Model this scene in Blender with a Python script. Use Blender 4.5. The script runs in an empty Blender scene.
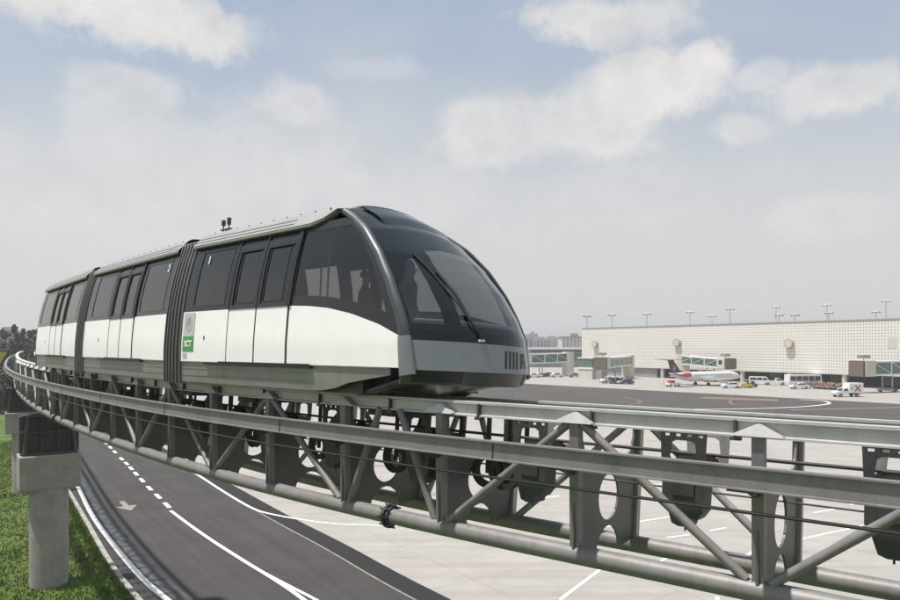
import bpy, bmesh, math, random
from mathutils import Vector, Matrix, noise
from mathutils.geometry import tessellate_polygon
R = math.radians
random.seed(4)
sc = bpy.context.scene

# ------------------------------------------------------------------ camera
CZ = 10.0
cd = bpy.data.cameras.new('camera'); cam = bpy.data.objects.new('camera', cd)
sc.collection.objects.link(cam); sc.camera = cam
cam.location = (0, 0, CZ); cam.rotation_euler = (R(90), 0, 0)
cd.sensor_width = 36; cd.lens = 28.0; cd.shift_y = 46/900
cd.clip_start = .1; cd.clip_end = 9000

# ------------------------------------------------------------------ light, sky, exposure
SUN_EL, SUN_AZ = 72, 258          # azimuth clockwise from +Y (about -X)
w = bpy.data.worlds.new('World'); sc.world = w; w.use_nodes = True
nt = w.node_tree; nt.nodes.clear()
def N(t, **k):
    n = nt.nodes.new(t)
    for a, b in k.items(): setattr(n, a, b)
    return n
def L(a, b): nt.links.new(a, b)
def MATH(op, a, b=None, clamp=False):
    n = N('ShaderNodeMath', operation=op); n.use_clamp = clamp
    for i, v in enumerate((a, b)):
        if v is None: continue
        if isinstance(v, (int, float)): n.inputs[i].default_value = v
        else: L(v, n.inputs[i])
    return n.outputs[0]
out = N('ShaderNodeOutputWorld'); bg = N('ShaderNodeBackground'); bg.inputs[1].default_value = .10
L(bg.outputs[0], out.inputs[0])
sky = N('ShaderNodeTexSky', sky_type='NISHITA'); sky.sun_disc = False
sky.sun_elevation = R(SUN_EL); sky.sun_rotation = R(SUN_AZ); sky.air_density = 1.3; sky.dust_density = 3.0; sky.altitude = 2200
tc = N('ShaderNodeTexCoord'); G = tc.outputs['Generated']
sep = N('ShaderNodeSeparateXYZ'); L(G, sep.inputs[0])
# cloud domain: direction warped by noise
nz = N('ShaderNodeTexNoise'); nz.inputs['Scale'].default_value = 6.5; nz.inputs['Detail'].default_value = 12; nz.inputs['Roughness'].default_value = .62
L(G, nz.inputs['Vector'])
nzl = N('ShaderNodeTexNoise'); nzl.inputs['Scale'].default_value = 2.1; nzl.inputs['Detail'].default_value = 5; nzl.inputs['Roughness'].default_value = .5
mp = N('ShaderNodeMapping'); mp.inputs['Scale'].default_value = (1, 1, 2.2); L(G, mp.inputs[0]); L(mp.outputs[0], nzl.inputs['Vector'])
nf = N('ShaderNodeTexNoise'); nf.inputs['Scale'].default_value = 24; nf.inputs['Detail'].default_value = 10; nf.inputs['Roughness'].default_value = .65
L(G, nf.inputs['Vector'])
# the same noise a little nearer the sun: their difference is the relief of the clouds
nz2 = N('ShaderNodeTexNoise'); nz2.inputs['Scale'].default_value = 6.5; nz2.inputs['Detail'].default_value = 12; nz2.inputs['Roughness'].default_value = .62
mp2 = N('ShaderNodeMapping'); mp2.inputs['Location'].default_value = (.012, 0, .03); L(G, mp2.inputs[0]); L(mp2.outputs[0], nz2.inputs['Vector'])
relief = MATH('ADD', MATH('MULTIPLY', MATH('SUBTRACT', nz.outputs[0], nz2.outputs[0]), 3.2), .5, True)
def blob(az, el, ra, re, pw=1.0):
    """soft mask (0..1) of an elongated cloud standing at a compass direction"""
    a = MATH('ARCTAN2', sep.outputs[0], sep.outputs[1])
    e = MATH('ARCSINE', sep.outputs[2])
    da = MATH('MULTIPLY', MATH('SUBTRACT', a, R(az)), 1/R(ra))
    de = MATH('MULTIPLY', MATH('SUBTRACT', e, R(el)), 1/R(re))
    d = MATH('SQRT', MATH('ADD', MATH('MULTIPLY', da, da), MATH('MULTIPLY', de, de)))
    d = MATH('ADD', d, MATH('MULTIPLY', MATH('SUBTRACT', nz.outputs[0], .5), 3.6))
    d = MATH('ADD', d, MATH('MULTIPLY', MATH('SUBTRACT', nf.outputs[0], .5), .9))
    n = N('ShaderNodeMapRange', interpolation_type='SMOOTHSTEP')
    n.inputs['From Min'].default_value = 1.2; n.inputs['From Max'].default_value = .5
    n.inputs['To Min'].default_value = 0; n.inputs['To Max'].default_value = pw
    L(d, n.inputs['Value']); return n.outputs[0]
SKYC = []   # (az, el, width, height, strength)
SKYC += [(9, 17.2, 9.5, 3.6, .75), (16, 19.2, 5.5, 2.6, .95), (3, 17.6, 4, 2.6, .75), (12.1, 24.6, 6.5, 2.0, .85), (19.6, 20.6, 2.4, 1.4, 1), (29, 17.8, 5.5, 1.9, .75), (24, 19.3, 2.2, 1, .5), (22, 15.8, 3.0, 1.3, .5),
         (27.9, 9.4, 4.4, 1.7, .6), (-12, 18.8, 3.0, 1.8, .6), (-24.6, 18.6, 4.5, 1.5, .55), (-26, 15.5, 5, 3, .45), (-28, 23.5, 11, 2.6, .95), (-22, 12, 16, 5.5, .4), (-6, 21.5, 5, 1.2, .3), (-3, 11, 12, 4, .3), (14, 12, 12, 3, .3)]
msk = None
for b in SKYC:
    m = blob(*b)
    msk = m if msk is None else MATH('MAXIMUM', msk, m)
# wide soft veil
veil = N('ShaderNodeMapRange', interpolation_type='SMOOTHSTEP')
veil.inputs['From Min'].default_value = .35; veil.inputs['From Max'].default_value = .75; veil.inputs['To Max'].default_value = .6
veil.inputs['To Min'].default_value = .2
L(nzl.outputs[0], veil.inputs['Value'])
# haze towards horizon
hz = N('ShaderNodeMapRange', interpolation_type='SMOOTHSTEP')
hz.inputs['From Min'].default_value = .44; hz.inputs['From Max'].default_value = .08
L(sep.outputs[2], hz.inputs['Value'])
def MIX(fac, a, b):
    n = N('ShaderNodeMix', data_type='RGBA')
    if isinstance(fac, (int, float)): n.inputs[0].default_value = fac
    else: L(fac, n.inputs[0])
    for i, v in ((6, a), (7, b)):
        if isinstance(v, tuple): n.inputs[i].default_value = (*v, 1)
        else: L(v, n.inputs[i])
    return n.outputs[2]
HAZEC = (5.75, 5.67, 5.55); VEILC = (5.5, 5.65, 5.75); CLOUDC = (7.5, 7.2, 6.9)
skyb = MIX(.6, sky.outputs[0], (3.1, 3.95, 5.1))
c1 = MIX(veil.outputs[0], skyb, VEILC)
c2 = MIX(MATH('MULTIPLY', hz.outputs[0], .93), c1, HAZEC)
# cloud body: pale, slightly greyer where the noise is low
cc = MIX(relief, (5.5, 5.5, 5.45), CLOUDC)
c3 = MIX(MATH('MULTIPLY', msk, .95), c2, cc)
L(c3, bg.inputs[0])

sd = bpy.data.lights.new('sun', 'SUN'); sun = bpy.data.objects.new('sun', sd); sc.collection.objects.link(sun)
sd.energy = 4.7; sd.angle = R(1.6); sd.color = (1, .95, .895)
sdir = Vector((math.sin(R(SUN_AZ))*math.cos(R(SUN_EL)), math.cos(R(SUN_AZ))*math.cos(R(SUN_EL)), math.sin(R(SUN_EL))))
sun.rotation_euler = sdir.to_track_quat('Z', 'Y').to_euler(); sun.location = (-60, -10, 90)

vs = sc.view_settings; vs.view_transform = 'Standard'; vs.look = 'None'; vs.gamma = 1; vs.exposure = 0.30; vs.use_curve_mapping = False
sc.render.engine = 'CYCLES'

# ------------------------------------------------------------------ materials
M = {}
def mat(name, col, rough=.6, metal=0, var=.12, vscale=3.0, bump=0, bscale=20, coat=0, col2=None, spec=.5, dirt=0):
    m = bpy.data.materials.new(name); m.use_nodes = True
    t = m.node_tree; b = t.nodes['Principled BSDF']
    b.inputs['Roughness'].default_value = rough; b.inputs['Metallic'].default_value = metal
    b.inputs['Coat Weight'].default_value = coat; b.inputs['Specular IOR Level'].default_value = spec
    g = t.nodes.new('ShaderNodeNewGeometry')
    n = t.nodes.new('ShaderNodeTexNoise'); n.inputs['Scale'].default_value = vscale; n.inputs['Detail'].default_value = 6
    n.inputs['Roughness'].default_value = .65
    t.links.new(g.outputs['Position'], n.inputs['Vector'])
    r = t.nodes.new('ShaderNodeMapRange'); r.inputs['From Min'].default_value = .3; r.inputs['From Max'].default_value = .7
    t.links.new(n.outputs[0], r.inputs['Value'])
    x = t.nodes.new('ShaderNodeMix'); x.data_type = 'RGBA'
    c2 = col2 or tuple(c*(1-var) for c in col)
    if col2 is None: col = tuple(min(1, c*(1+var*.5)) for c in col)
    x.inputs[6].default_value = (*c2, 1); x.inputs[7].default_value = (*col, 1)
    t.links.new(r.outputs[0], x.inputs[0])
    o = x.outputs[2]
    if dirt:
        n3 = t.nodes.new('ShaderNodeTexNoise'); n3.inputs['Scale'].default_value = 1.0; n3.inputs['Detail'].default_value = 8
        mp = t.nodes.new('ShaderNodeMapping'); mp.inputs['Scale'].default_value = (9, 9, 1.2)
        t.links.new(g.outputs['Position'], mp.inputs[0]); t.links.new(mp.outputs[0], n3.inputs['Vector'])
        r3 = t.nodes.new('ShaderNodeMapRange'); r3.inputs['From Min'].default_value = .52; r3.inputs['From Max'].default_value = .75
        r3.inputs['To Max'].default_value = dirt
        t.links.new(n3.outputs[0], r3.inputs['Value'])
        y = t.nodes.new('ShaderNodeMix'); y.data_type = 'RGBA'
        t.links.new(r3.outputs[0], y.inputs[0]); t.links.new(o, y.inputs[6]); y.inputs[7].default_value = (.09, .075, .06, 1)
        o = y.outputs[2]
    t.links.new(o, b.inputs['Base Color'])
    if bump:
        n2 = t.nodes.new('ShaderNodeTexNoise'); n2.inputs['Scale'].default_value = bscale; n2.inputs['Detail'].default_value = 5
        t.links.new(g.outputs['Position'], n2.inputs['Vector'])
        bp = t.nodes.new('ShaderNodeBump'); bp.inputs['Strength'].default_value = bump; bp.inputs['Distance'].default_value = .02
        t.links.new(n2.outputs[0], bp.inputs['Height']); t.links.new(bp.outputs[0], b.inputs['Normal'])
    M[name] = m; return m
mat('steel_paint', (.215, .205, .20), .5, .1, .18, 2.5, .1, 60, dirt=.35)
mat('frame_paint', (.12, .12, .113), .5, .1, .2, 3, .1, 60, dirt=.3)
mat('canopy_tan', (.17, .13, .10), .8)
mat('steel_galv', (.34, .335, .32), .45, .3, .15, 3, .1, 50, dirt=.25)
mat('steel_dark', (.055, .06, .06), .5, .2, .3, 4, .1, 40)
mat('steel_light', (.62, .62, .60), .45, .2, .1, 3)
mat('rubber', (.025, .025, .026), .7, 0, .2, 6)
mat('cable', (.05, .048, .045), .6, .3, .2, 8)
mat('train_white', (.93, .912, .89), .3, 0, .04, 1.5, coat=.25, dirt=.03)
mat('train_silver', (.21, .225, .23), .36, .3, .05, 2, coat=.2)
mat('train_skirt', (.27, .262, .255), .4, .35, .15, 2, dirt=.2)
mat('train_roof', (.35, .348, .34), .4, .15, .10, 2.5, dirt=.12)
mat('rail_paint', (.50, .495, .475), .45, .15, .12, 3, .1, 50, dirt=.2)
mat('chin_grey', (.07, .072, .068), .4, .1, .1)
mat('train_black', (.014, .016, .016), .14, 0, .1, 2, coat=.0, spec=.45)
mat('train_dark', (.026, .028, .028), .3, 0, .1, 2, spec=.4)
mat('nose_black', (.008, .0125, .0135), .09, 0, .1, 2, coat=.0, spec=.38)
mat('pillar_grey', (.04, .045, .046), .42, .1, .1, 2, coat=.6)
mat('seal', (.012, .012, .013), .5)
mat('bellows', (.098, .094, .09), .55, .1, .2, 5)
mat('bellows_rib', (.25, .245, .24), .5, .2, .15, 5)
mat('interior', (.10, .105, .105), .6)
mat('interior_light', (.42, .43, .43), .5)
mat('concrete_pier', (.33, .315, .28), .85, 0, .22, 1.6, .35, 14, dirt=.25)
mat('asphalt', (.047, .043, .0405), .85, 0, .22, .35, .4, 60)
mat('asphalt_taxi', (.062, .056, .051), .85, 0, .2, .08, .3, 60)
mat('asphalt_strip', (.015, .0145, .0145), .9, 0, .2, .5, .3, 60)
mat('kerb', (.34, .33, .30), .85, 0, .25, 2, .3, 20)
mat('gutter_shade', (.075, .082, .082), .8, 0, .45, 2.5, .3, 20)  # on the road: mottled tone painted for the guideway's lattice shadow
mat('road_white', (.80, .79, .76), .7, 0, .12, 3, dirt=.0)
mat('road_tan', (.40, .36, .28), .7, 0, .3, 2)
mat('worn_paint', (.27, .25, .22), .8, 0, .35, 2.5)
mat('road_red', (.36, .16, .12), .7, 0, .3, 1)
mat('road_orange', (.20, .135, .085), .7, 0, .3, .3)
mat('leaf_dark', (.035, .055, .025), .7, 0, .5, .5)
mat('leaf_mid', (.05, .08, .03), .7, 0, .5, .5)
mat('bark', (.10, .075, .055), .9)
mat('grass_blade', (.15, .22, .03), .7, 0, .55, .35)
mat('grass_dry', (.13, .12, .045), .8, 0, .5, .6)
mat('white_paint', (.78, .78, .76), .35, 0, .05, 2, coat=.2)
mat('plane_white', (.70, .70, .70), .3, .1, .05, .5, coat=.3)
mat('plane_navy', (.03, .035, .05), .3, coat=.3)
mat('plane_red', (.5, .03, .05), .35, coat=.3)
mat('red', (.42, .05, .04), .5)
mat('orange', (.6, .16, .04), .5)
mat('yellow', (.55, .42, .05), .5)
mat('navy', (.04, .06, .13), .5)
mat('tan', (.42, .33, .24), .7)
mat('baggage', (.46, .24, .15), .8, 0, .5, 1.2)
mat('olive', (.13, .13, .08), .6)
mat('glass_dark', (.03, .04, .045), .12)
mat('glass_green', (.10, .18, .14), .25, 0, .35, .4)
mat('lamp_white', (.7, .7, .68), .4)
mat('wall_cream', (.60, .56, .48), .8, 0, .08, .3)
mat('wall_grey', (.30, .30, .29), .8, 0, .2, .4)
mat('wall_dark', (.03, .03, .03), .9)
mat('roof_red', (.22, .16, .15), .8)
mat('hill_far', (.16, .17, .17), .95)
mat('tree_far', (.07, .08, .06), .9)
mat('green_sign', (.06, .30, .07), .45)
mat('emblem_grey', (.50, .50, .50), .5)
mat('emblem_dark', (.33, .34, .35), .5)
mat('skin', (.35, .22, .16), .6)
mat('cloth_dark', (.03, .03, .04), .8)
mat('cloth_grey', (.12, .12, .13), .8)
mat('hair', (.012, .01, .009), .6)
mat('stone_drum', (.42, .36, .25), .8)

def add_streaks(name, ang, amt):
    t = M[name].node_tree; b = t.nodes['Principled BSDF']; src = b.inputs['Base Color'].links[0].from_socket
    g = t.nodes.new('ShaderNodeNewGeometry'); mp = t.nodes.new('ShaderNodeMapping'); mp.vector_type = 'TEXTURE'
    mp.inputs['Rotation'].default_value = (0, 0, R(ang)); mp.inputs['Scale'].default_value = (22, .55, 1)
    n = t.nodes.new('ShaderNodeTexNoise'); n.inputs['Scale'].default_value = 1; n.inputs['Detail'].default_value = 5; n.inputs['Roughness'].default_value = .6
    t.links.new(g.outputs['Position'], mp.inputs[0]); t.links.new(mp.outputs[0], n.inputs['Vector'])
    n2 = t.nodes.new('ShaderNodeTexNoise'); n2.inputs['Scale'].default_value = 9; n2.inputs['Detail'].default_value = 8; n2.inputs['Roughness'].default_value = .8
    t.links.new(g.outputs['Position'], n2.inputs['Vector'])
    a = t.nodes.new('ShaderNodeMath'); a.operation = 'ADD'; t.links.new(n.outputs[0], a.inputs[0]); t.links.new(n2.outputs[0], a.inputs[1])
    r = t.nodes.new('ShaderNodeMapRange'); r.inputs['From Min'].default_value = .75; r.inputs['From Max'].default_value = 1.25
    r.inputs['To Min'].default_value = 1-amt; r.inputs['To Max'].default_value = 1+amt; t.links.new(a.outputs[0], r.inputs['Value'])
    v = t.nodes.new('ShaderNodeVectorMath'); v.operation = 'SCALE'; t.links.new(src, v.inputs[0]); t.links.new(r.outputs[0], v.inputs['Scale'])
    t.links.new(v.outputs[0], b.inputs['Base Color'])
add_streaks('asphalt', 125, .28); add_streaks('asphalt_taxi', 131, .35)
def glassmat(name, tint, gloss=.1, rough=.03):
    m = bpy.data.materials.new(name); m.use_nodes = True; t = m.node_tree; t.nodes.clear()
    o = t.nodes.new('ShaderNodeOutputMaterial'); tr = t.nodes.new('ShaderNodeBsdfTransparent'); tr.inputs[0].default_value = (*tint, 1)
    gl = t.nodes.new('ShaderNodeBsdfGlossy'); gl.inputs['Roughness'].default_value = rough; gl.inputs[0].default_value = (.95, .93, .88, 1)
    fr = t.nodes.new('ShaderNodeFresnel')
    gg = t.nodes.new('ShaderNodeNewGeometry'); im = t.nodes.new('ShaderNodeMapRange'); im.inputs['To Min'].default_value = 1.5; im.inputs['To Max'].default_value = 1/1.5
    t.links.new(gg.outputs['Backfacing'], im.inputs['Value']); t.links.new(im.outputs[0], fr.inputs[0])
    ad = t.nodes.new('ShaderNodeMath'); ad.operation = 'MULTIPLY_ADD'; ad.inputs[1].default_value = 1.0; ad.inputs[2].default_value = gloss
    ad.use_clamp = True
    t.links.new(fr.outputs[0], ad.inputs[0])
    mx = t.nodes.new('ShaderNodeMixShader'); t.links.new(ad.outputs[0], mx.inputs[0]); t.links.new(tr.outputs[0], mx.inputs[1]); t.links.new(gl.outputs[0], mx.inputs[2])
    t.links.new(mx.outputs[0], o.inputs[0]); M[name] = m
glassmat('train_glass', (.44, .435, .415), .025)
glassmat('train_glass_dark', (.24, .24, .23), .045)
glassmat('wind_glass', (.36, .385, .39), .06)

def facade_mat():
    m = bpy.data.materials.new('facade_panels'); m.use_nodes = True; t = m.node_tree; b = t.nodes['Principled BSDF']
    b.inputs['Roughness'].default_value = .8
    tc = t.nodes.new('ShaderNodeTexCoord'); sp = t.nodes.new('ShaderNodeSeparateXYZ'); t.links.new(tc.outputs['Object'], sp.inputs[0])
    def mth(op, a, b_=None):
        n = t.nodes.new('ShaderNodeMath'); n.operation = op
        for i, v in enumerate((a, b_)):
            if v is None: continue
            if isinstance(v, (int, float)): n.inputs[i].default_value = v
            else: t.links.new(v, n.inputs[i])
        return n.outputs[0]
    fx = mth('FRACT', mth('MULTIPLY', sp.outputs[0], 1/.70)); fz = mth('FRACT', mth('MULTIPLY', sp.outputs[2], 1/.74))
    def near(f, hw): return mth('LESS_THAN', mth('ABSOLUTE', mth('SUBTRACT', f, .5)), hw)
    hole = mth('MULTIPLY', near(fx, .14), near(fz, .14))
    line = mth('MAXIMUM', near(fx, .045), near(fz, .06))
    v = mth('MAXIMUM', hole, mth('MULTIPLY', line, .18))
    nz = t.nodes.new('ShaderNodeTexNoise'); nz.inputs['Scale'].default_value = .25; nz.inputs['Detail'].default_value = 6
    t.links.new(tc.outputs['Object'], nz.inputs['Vector'])
    x0 = t.nodes.new('ShaderNodeMix'); x0.data_type = 'RGBA'; x0.inputs[6].default_value = (.74, .71, .645, 1); x0.inputs[7].default_value = (.82, .79, .725, 1)
    t.links.new(nz.outputs[0], x0.inputs[0])
    x = t.nodes.new('ShaderNodeMix'); x.data_type = 'RGBA'; t.links.new(v, x.inputs[0]); t.links.new(x0.outputs[2], x.inputs[6])
    x.inputs[7].default_value = (.10, .09, .075, 1)
    t.links.new(x.outputs[2], b.inputs['Base Color']); M['facade_panels'] = m
facade_mat()

def apron_mat():
    m = bpy.data.materials.new('apron_concrete'); m.use_nodes = True; t = m.node_tree; b = t.nodes['Principled BSDF']
    b.inputs['Roughness'].default_value = .85
    g = t.nodes.new('ShaderNodeNewGeometry')
    mp = t.nodes.new('ShaderNodeMapping'); mp.inputs['Rotation'].default_value = (0, 0, R(-35)); t.links.new(g.outputs['Position'], mp.inputs[0])
    br = t.nodes.new('ShaderNodeTexBrick'); br.offset = 0; br.inputs['Scale'].default_value = 1; br.inputs['Brick Width'].default_value = 6; br.inputs['Row Height'].default_value = 6
    br.inputs['Mortar Size'].default_value = .035; br.inputs['Color1'].default_value = (.35, .335, .312, 1); br.inputs['Color2'].default_value = (.368, .352, .328, 1)
    br.inputs['Mortar'].default_value = (.305, .29, .268, 1)
    t.links.new(mp.outputs[0], br.inputs['Vector'])
    n = t.nodes.new('ShaderNodeTexNoise'); n.inputs['Scale'].default_value = .35; n.inputs['Detail'].default_value = 8; n.inputs['Roughness'].default_value = .7
    t.links.new(g.outputs['Position'], n.inputs['Vector'])
    mp2 = t.nodes.new('ShaderNodeMapping'); mp2.inputs['Rotation'].default_value = (0, 0, R(-15)); mp2.inputs['Scale'].default_value = (.12, 1.6, 1); t.links.new(g.outputs['Position'], mp2.inputs[0])
    n2 = t.nodes.new('ShaderNodeTexNoise'); n2.inputs['Scale'].default_value = .8; n2.inputs['Detail'].default_value = 6
    t.links.new(mp2.outputs[0], n2.inputs['Vector'])
    x = t.nodes.new('ShaderNodeMix'); x.data_type = 'RGBA'; x.blend_type = 'MULTIPLY'; x.inputs[0].default_value = .8
    cr = t.nodes.new('ShaderNodeValToRGB'); cr.color_ramp.elements[0].position = .3; cr.color_ramp.elements[0].color = (.80, .78, .76, 1); cr.color_ramp.elements[1].position = .65; cr.color_ramp.elements[1].color = (1, 1, 1, 1)
    t.links.new(n.outputs[0], cr.inputs[0]); t.links.new(br.outputs[0], x.inputs[6]); t.links.new(cr.outputs[0], x.inputs[7])
    x2 = t.nodes.new('ShaderNodeMix'); x2.data_type = 'RGBA'; x2.blend_type = 'MULTIPLY'; x2.inputs[0].default_value = .55
    cr2 = t.nodes.new('ShaderNodeValToRGB'); cr2.color_ramp.elements[0].position = .35; cr2.color_ramp.elements[0].color = (.82, .80, .78, 1); cr2.color_ramp.elements[1].position = .55; cr2.color_ramp.elements[1].color = (1, 1, 1, 1)
    t.links.new(n2.outputs[0], cr2.inputs[0]); t.links.new(x.outputs[2], x2.inputs[6]); t.links.new(cr2.outputs[0], x2.inputs[7])
    t.links.new(x2.outputs[2], b.inputs['Base Color']); M['apron_concrete'] = m
apron_mat()

def ground_mat():
    m = bpy.data.materials.new('grass_ground'); m.use_nodes = True; t = m.node_tree; b = t.nodes['Principled BSDF']
    b.inputs['Roughness'].default_value = .95
    g = t.nodes.new('ShaderNodeNewGeometry')
    n = t.nodes.new('ShaderNodeTexNoise'); n.inputs['Scale'].default_value = .55; n.inputs['Detail'].default_value = 9; n.inputs['Roughness'].default_value = .7
    t.links.new(g.outputs['Position'], n.inputs['Vector'])
    cr = t.nodes.new('ShaderNodeValToRGB'); e = cr.color_ramp.elements
    e[0].position = .33; e[0].color = (.035, .055, .012, 1); e[1].position = .68; e[1].color = (.12, .17, .03, 1)
    k = cr.color_ramp.elements.new(.5); k.color = (.075, .12, .02, 1)
    t.links.new(n.outputs[0], cr.inputs[0]); t.links.new(cr.outputs[0], b.inputs['Base Color'])
    n2 = t.nodes.new('ShaderNodeTexNoise'); n2.inputs['Scale'].default_value = 6; n2.inputs['Detail'].default_value = 8
    t.links.new(g.outputs['Position'], n2.inputs['Vector'])
    bp = t.nodes.new('ShaderNodeBump'); bp.inputs['Distance'].default_value = .15; t.links.new(n2.outputs[0], bp.inputs['Height']); t.links.new(bp.outputs[0], b.inputs['Normal'])
    M['grass_ground'] = m
ground_mat()

# ------------------------------------------------------------------ mesh helpers
WM = {}      # world matrix of each root / part (children keep identity local transforms)
def tag(o, label=None, cat=None, group=None, kind=None):
    if label: o['label'] = label
    if cat: o['category'] = cat
    if group: o['group'] = group
    if kind: o['kind'] = kind
    return o
def empty(name, label, cat, mw=None, loc=None, rz=0, group=None):
    o = bpy.data.objects.new(name, None); sc.collection.objects.link(o)
    if mw is None: mw = Matrix.Translation(loc) @ Matrix.Rotation(rz, 4, 'Z')
    o.matrix_basis = mw; WM[o.name] = mw.copy(); o.empty_display_size = .3
    return tag(o, label, cat, group)
def lerp(xs, ys, x):
    if x <= xs[0]: return ys[0]
    for i in range(len(xs)-1):
        if x <= xs[i+1]:
            t = (x-xs[i])/(xs[i+1]-xs[i]); return ys[i]+(ys[i+1]-ys[i])*t
    return ys[-1]
class MB:
    def __init__(s): s.v = []; s.f = []; s.sm = []
    def add(s, vs, fs, smooth=False):
        o = len(s.v); s.v += [tuple(p) for p in vs]
        for f in fs: s.f.append(tuple(o+i for i in f)); s.sm.append(smooth)
    def hexa(s, p):   # 8 corners: bottom 4 (ccw), top 4
        s.add(p, [(3, 2, 1, 0), (4, 5, 6, 7), (0, 1, 5, 4), (1, 2, 6, 5), (2, 3, 7, 6), (3, 0, 4, 7)])
    def box(s, x0, x1, y0, y1, z0, z1, fn=None):
        p = [(x0, y0, z0), (x1, y0, z0), (x1, y1, z0), (x0, y1, z0), (x0, y0, z1), (x1, y0, z1), (x1, y1, z1), (x0, y1, z1)]
        s.hexa([fn(*q) if fn else q for q in p])
    def tube(s, a, b, r, n=10, r2=None, caps=True):
        a = Vector(a); b = Vector(b); d = (b-a)
        if d.length < 1e-6: return
        d.normalize(); u = d.orthogonal().normalized(); w_ = d.cross(u); r2 = r if r2 is None else r2
        vs = []
        for (c, q) in ((a, r), (b, r2)):
            for i in range(n):
                t = 2*math.pi*i/n; vs.append(c+u*math.cos(t)*q+w_*math.sin(t)*q)
        fs = [(i, (i+1) % n, n+(i+1) % n, n+i) for i in range(n)]
        s.add(vs, fs, True)
        if caps: s.add(vs[:n], [tuple(range(n))[::-1]]); s.add(vs[n:], [tuple(range(n))])
    def path(s, pts, r, n=8):
        pts = [Vector(p) for p in pts]; rings = []
        up = None
        for i, p in enumerate(pts):
            d = (pts[min(i+1, len(pts)-1)]-pts[max(i-1, 0)]).normalized()
            if up is None: up = d.orthogonal().normalized()
            up = (up-d*up.dot(d)).normalized(); w_ = d.cross(up)
            rr = r(i/(len(pts)-1)) if callable(r) else r
            rings.append([p+up*math.cos(2*math.pi*k/n)*rr+w_*math.sin(2*math.pi*k/n)*rr for k in range(n)])
        s.loft(rings, True)
    def loft(s, rings, closed=True, smooth=True, caps=True):
        n = len(rings[0]); vs = [p for r_ in rings for p in r_]; fs = []
        for i in range(len(rings)-1):
            for k in range(n if closed else n-1):
                a = i*n+k; b = i*n+(k+1) % n; fs.append((a, b, b+n, a+n))
        s.add(vs, fs, smooth)
        if closed and caps:
            s.add(rings[0], [tuple(range(n))[::-1]]); s.add(rings[-1], [tuple(range(n))])
    def grid(s, fn, us, vs_, smooth=True):
        nv = len(vs_); vv = [fn(u, v) for u in us for v in vs_]
        s.add(vv, [(i*nv+j, (i+1)*nv+j, (i+1)*nv+j+1, i*nv+j+1) for i in range(len(us)-1) for j in range(nv-1)], smooth)
    def slab(s, fn, us, vs_, th, smooth=True):
        """closed thick sheet: fn(u, v, depth)"""
        s.grid(lambda u, v: fn(u, v, 0), us, vs_, smooth); s.grid(lambda u, v: fn(u, v, th), us, vs_, smooth)
        for j, e in ((vs_[0], 0), (vs_[-1], 1)):
            s.grid(lambda u, d: fn(u, j, d), us, [0, th], False)
        for i in (us[0], us[-1]): s.grid(lambda v, d: fn(i, v, d), vs_, [0, th], False)
    def prism(s, loops, fn, t0, t1):
        """polygon with holes (2-D loops) extruded between t0 and t1; fn(a, b, t)"""
        flat = [p for l in loops for p in l]
        tris = tessellate_polygon([[Vector((a, b, 0)) for a, b in l] for l in loops])
        s.add([fn(a, b, t0) for a, b in flat], [tuple(t) for t in tris]); s.add([fn(a, b, t1) for a, b in flat], [tuple(t)[::-1] for t in tris])
        for l in loops:
            n = len(l); vs = [fn(a, b, t0) for a, b in l]+[fn(a, b, t1) for a, b in l]
            s.add(vs, [(i, (i+1) % n, n+(i+1) % n, n+i) for i in range(n)])
    def lathe(s, prof, fn=lambda x, y, z: (x, y, z), n=24):
        """prof (x, r) about the x axis"""
        rings = [[fn(x, r*math.cos(2*math.pi*k/n), r*math.sin(2*math.pi*k/n)) for k in range(n)] for x, r in prof]
        s.loft(rings)
    def build(s, name, m, parent=None, world=False, bevel=0, origin=None):
        me = bpy.data.meshes.new(name)
        vs = s.v
        if parent is not None:
            WMp = WM[parent.name]
            if world: inv = WMp.inverted(); vs = [inv @ Vector(v) for v in vs]
        elif origin is not None:
            vs = [Vector(v)-Vector(origin) for v in vs]
        me.from_pydata([tuple(v) for v in vs], [], s.f)
        me.polygons.foreach_set('use_smooth', s.sm)
        me.validate(); me.update()
        bm = bmesh.new(); bm.from_mesh(me); bmesh.ops.recalc_face_normals(bm, faces=bm.faces); bm.to_mesh(me); bm.free()
        me.materials.append(M[m] if isinstance(m, str) else m)
        o = bpy.data.objects.new(name, me); sc.collection.objects.link(o)
        if parent is not None: o.parent = parent; WM[o.name] = WMp
        else:
            if origin is not None: o.location = origin
            WM[o.name] = Matrix.Translation(origin) if origin is not None else Matrix.Identity(4)
        if bevel:
            b = o.modifiers.new('bevel', 'BEVEL'); b.width = bevel; b.segments = 2; b.limit_method = 'ANGLE'
        return o
def arange(a, b, st):
    n = max(1, round(abs(b-a)/st)); return [a+(b-a)*i/n for i in range(n+1)]
def copy_tree(o, parent=None):
    c = o.copy(); sc.collection.objects.link(c)
    if parent is not None: c.parent = parent
    for ch in list(o.children): copy_tree(ch, c)
    return c
def place(o, loc, rz, label, group=None):
    o.matrix_basis = Matrix.Translation(loc) @ Matrix.Rotation(rz, 4, 'Z'); WM[o.name] = o.matrix_basis.copy()
    o['label'] = label
    if group: o['group'] = group
    return o
def gpt(u, v, z=0.0):
    """ground position that a surveyed photo direction meets, metres"""
    Y = (CZ-z)*700/(v-346); return Vector(((u-450)/700*Y, Y, z))

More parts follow.
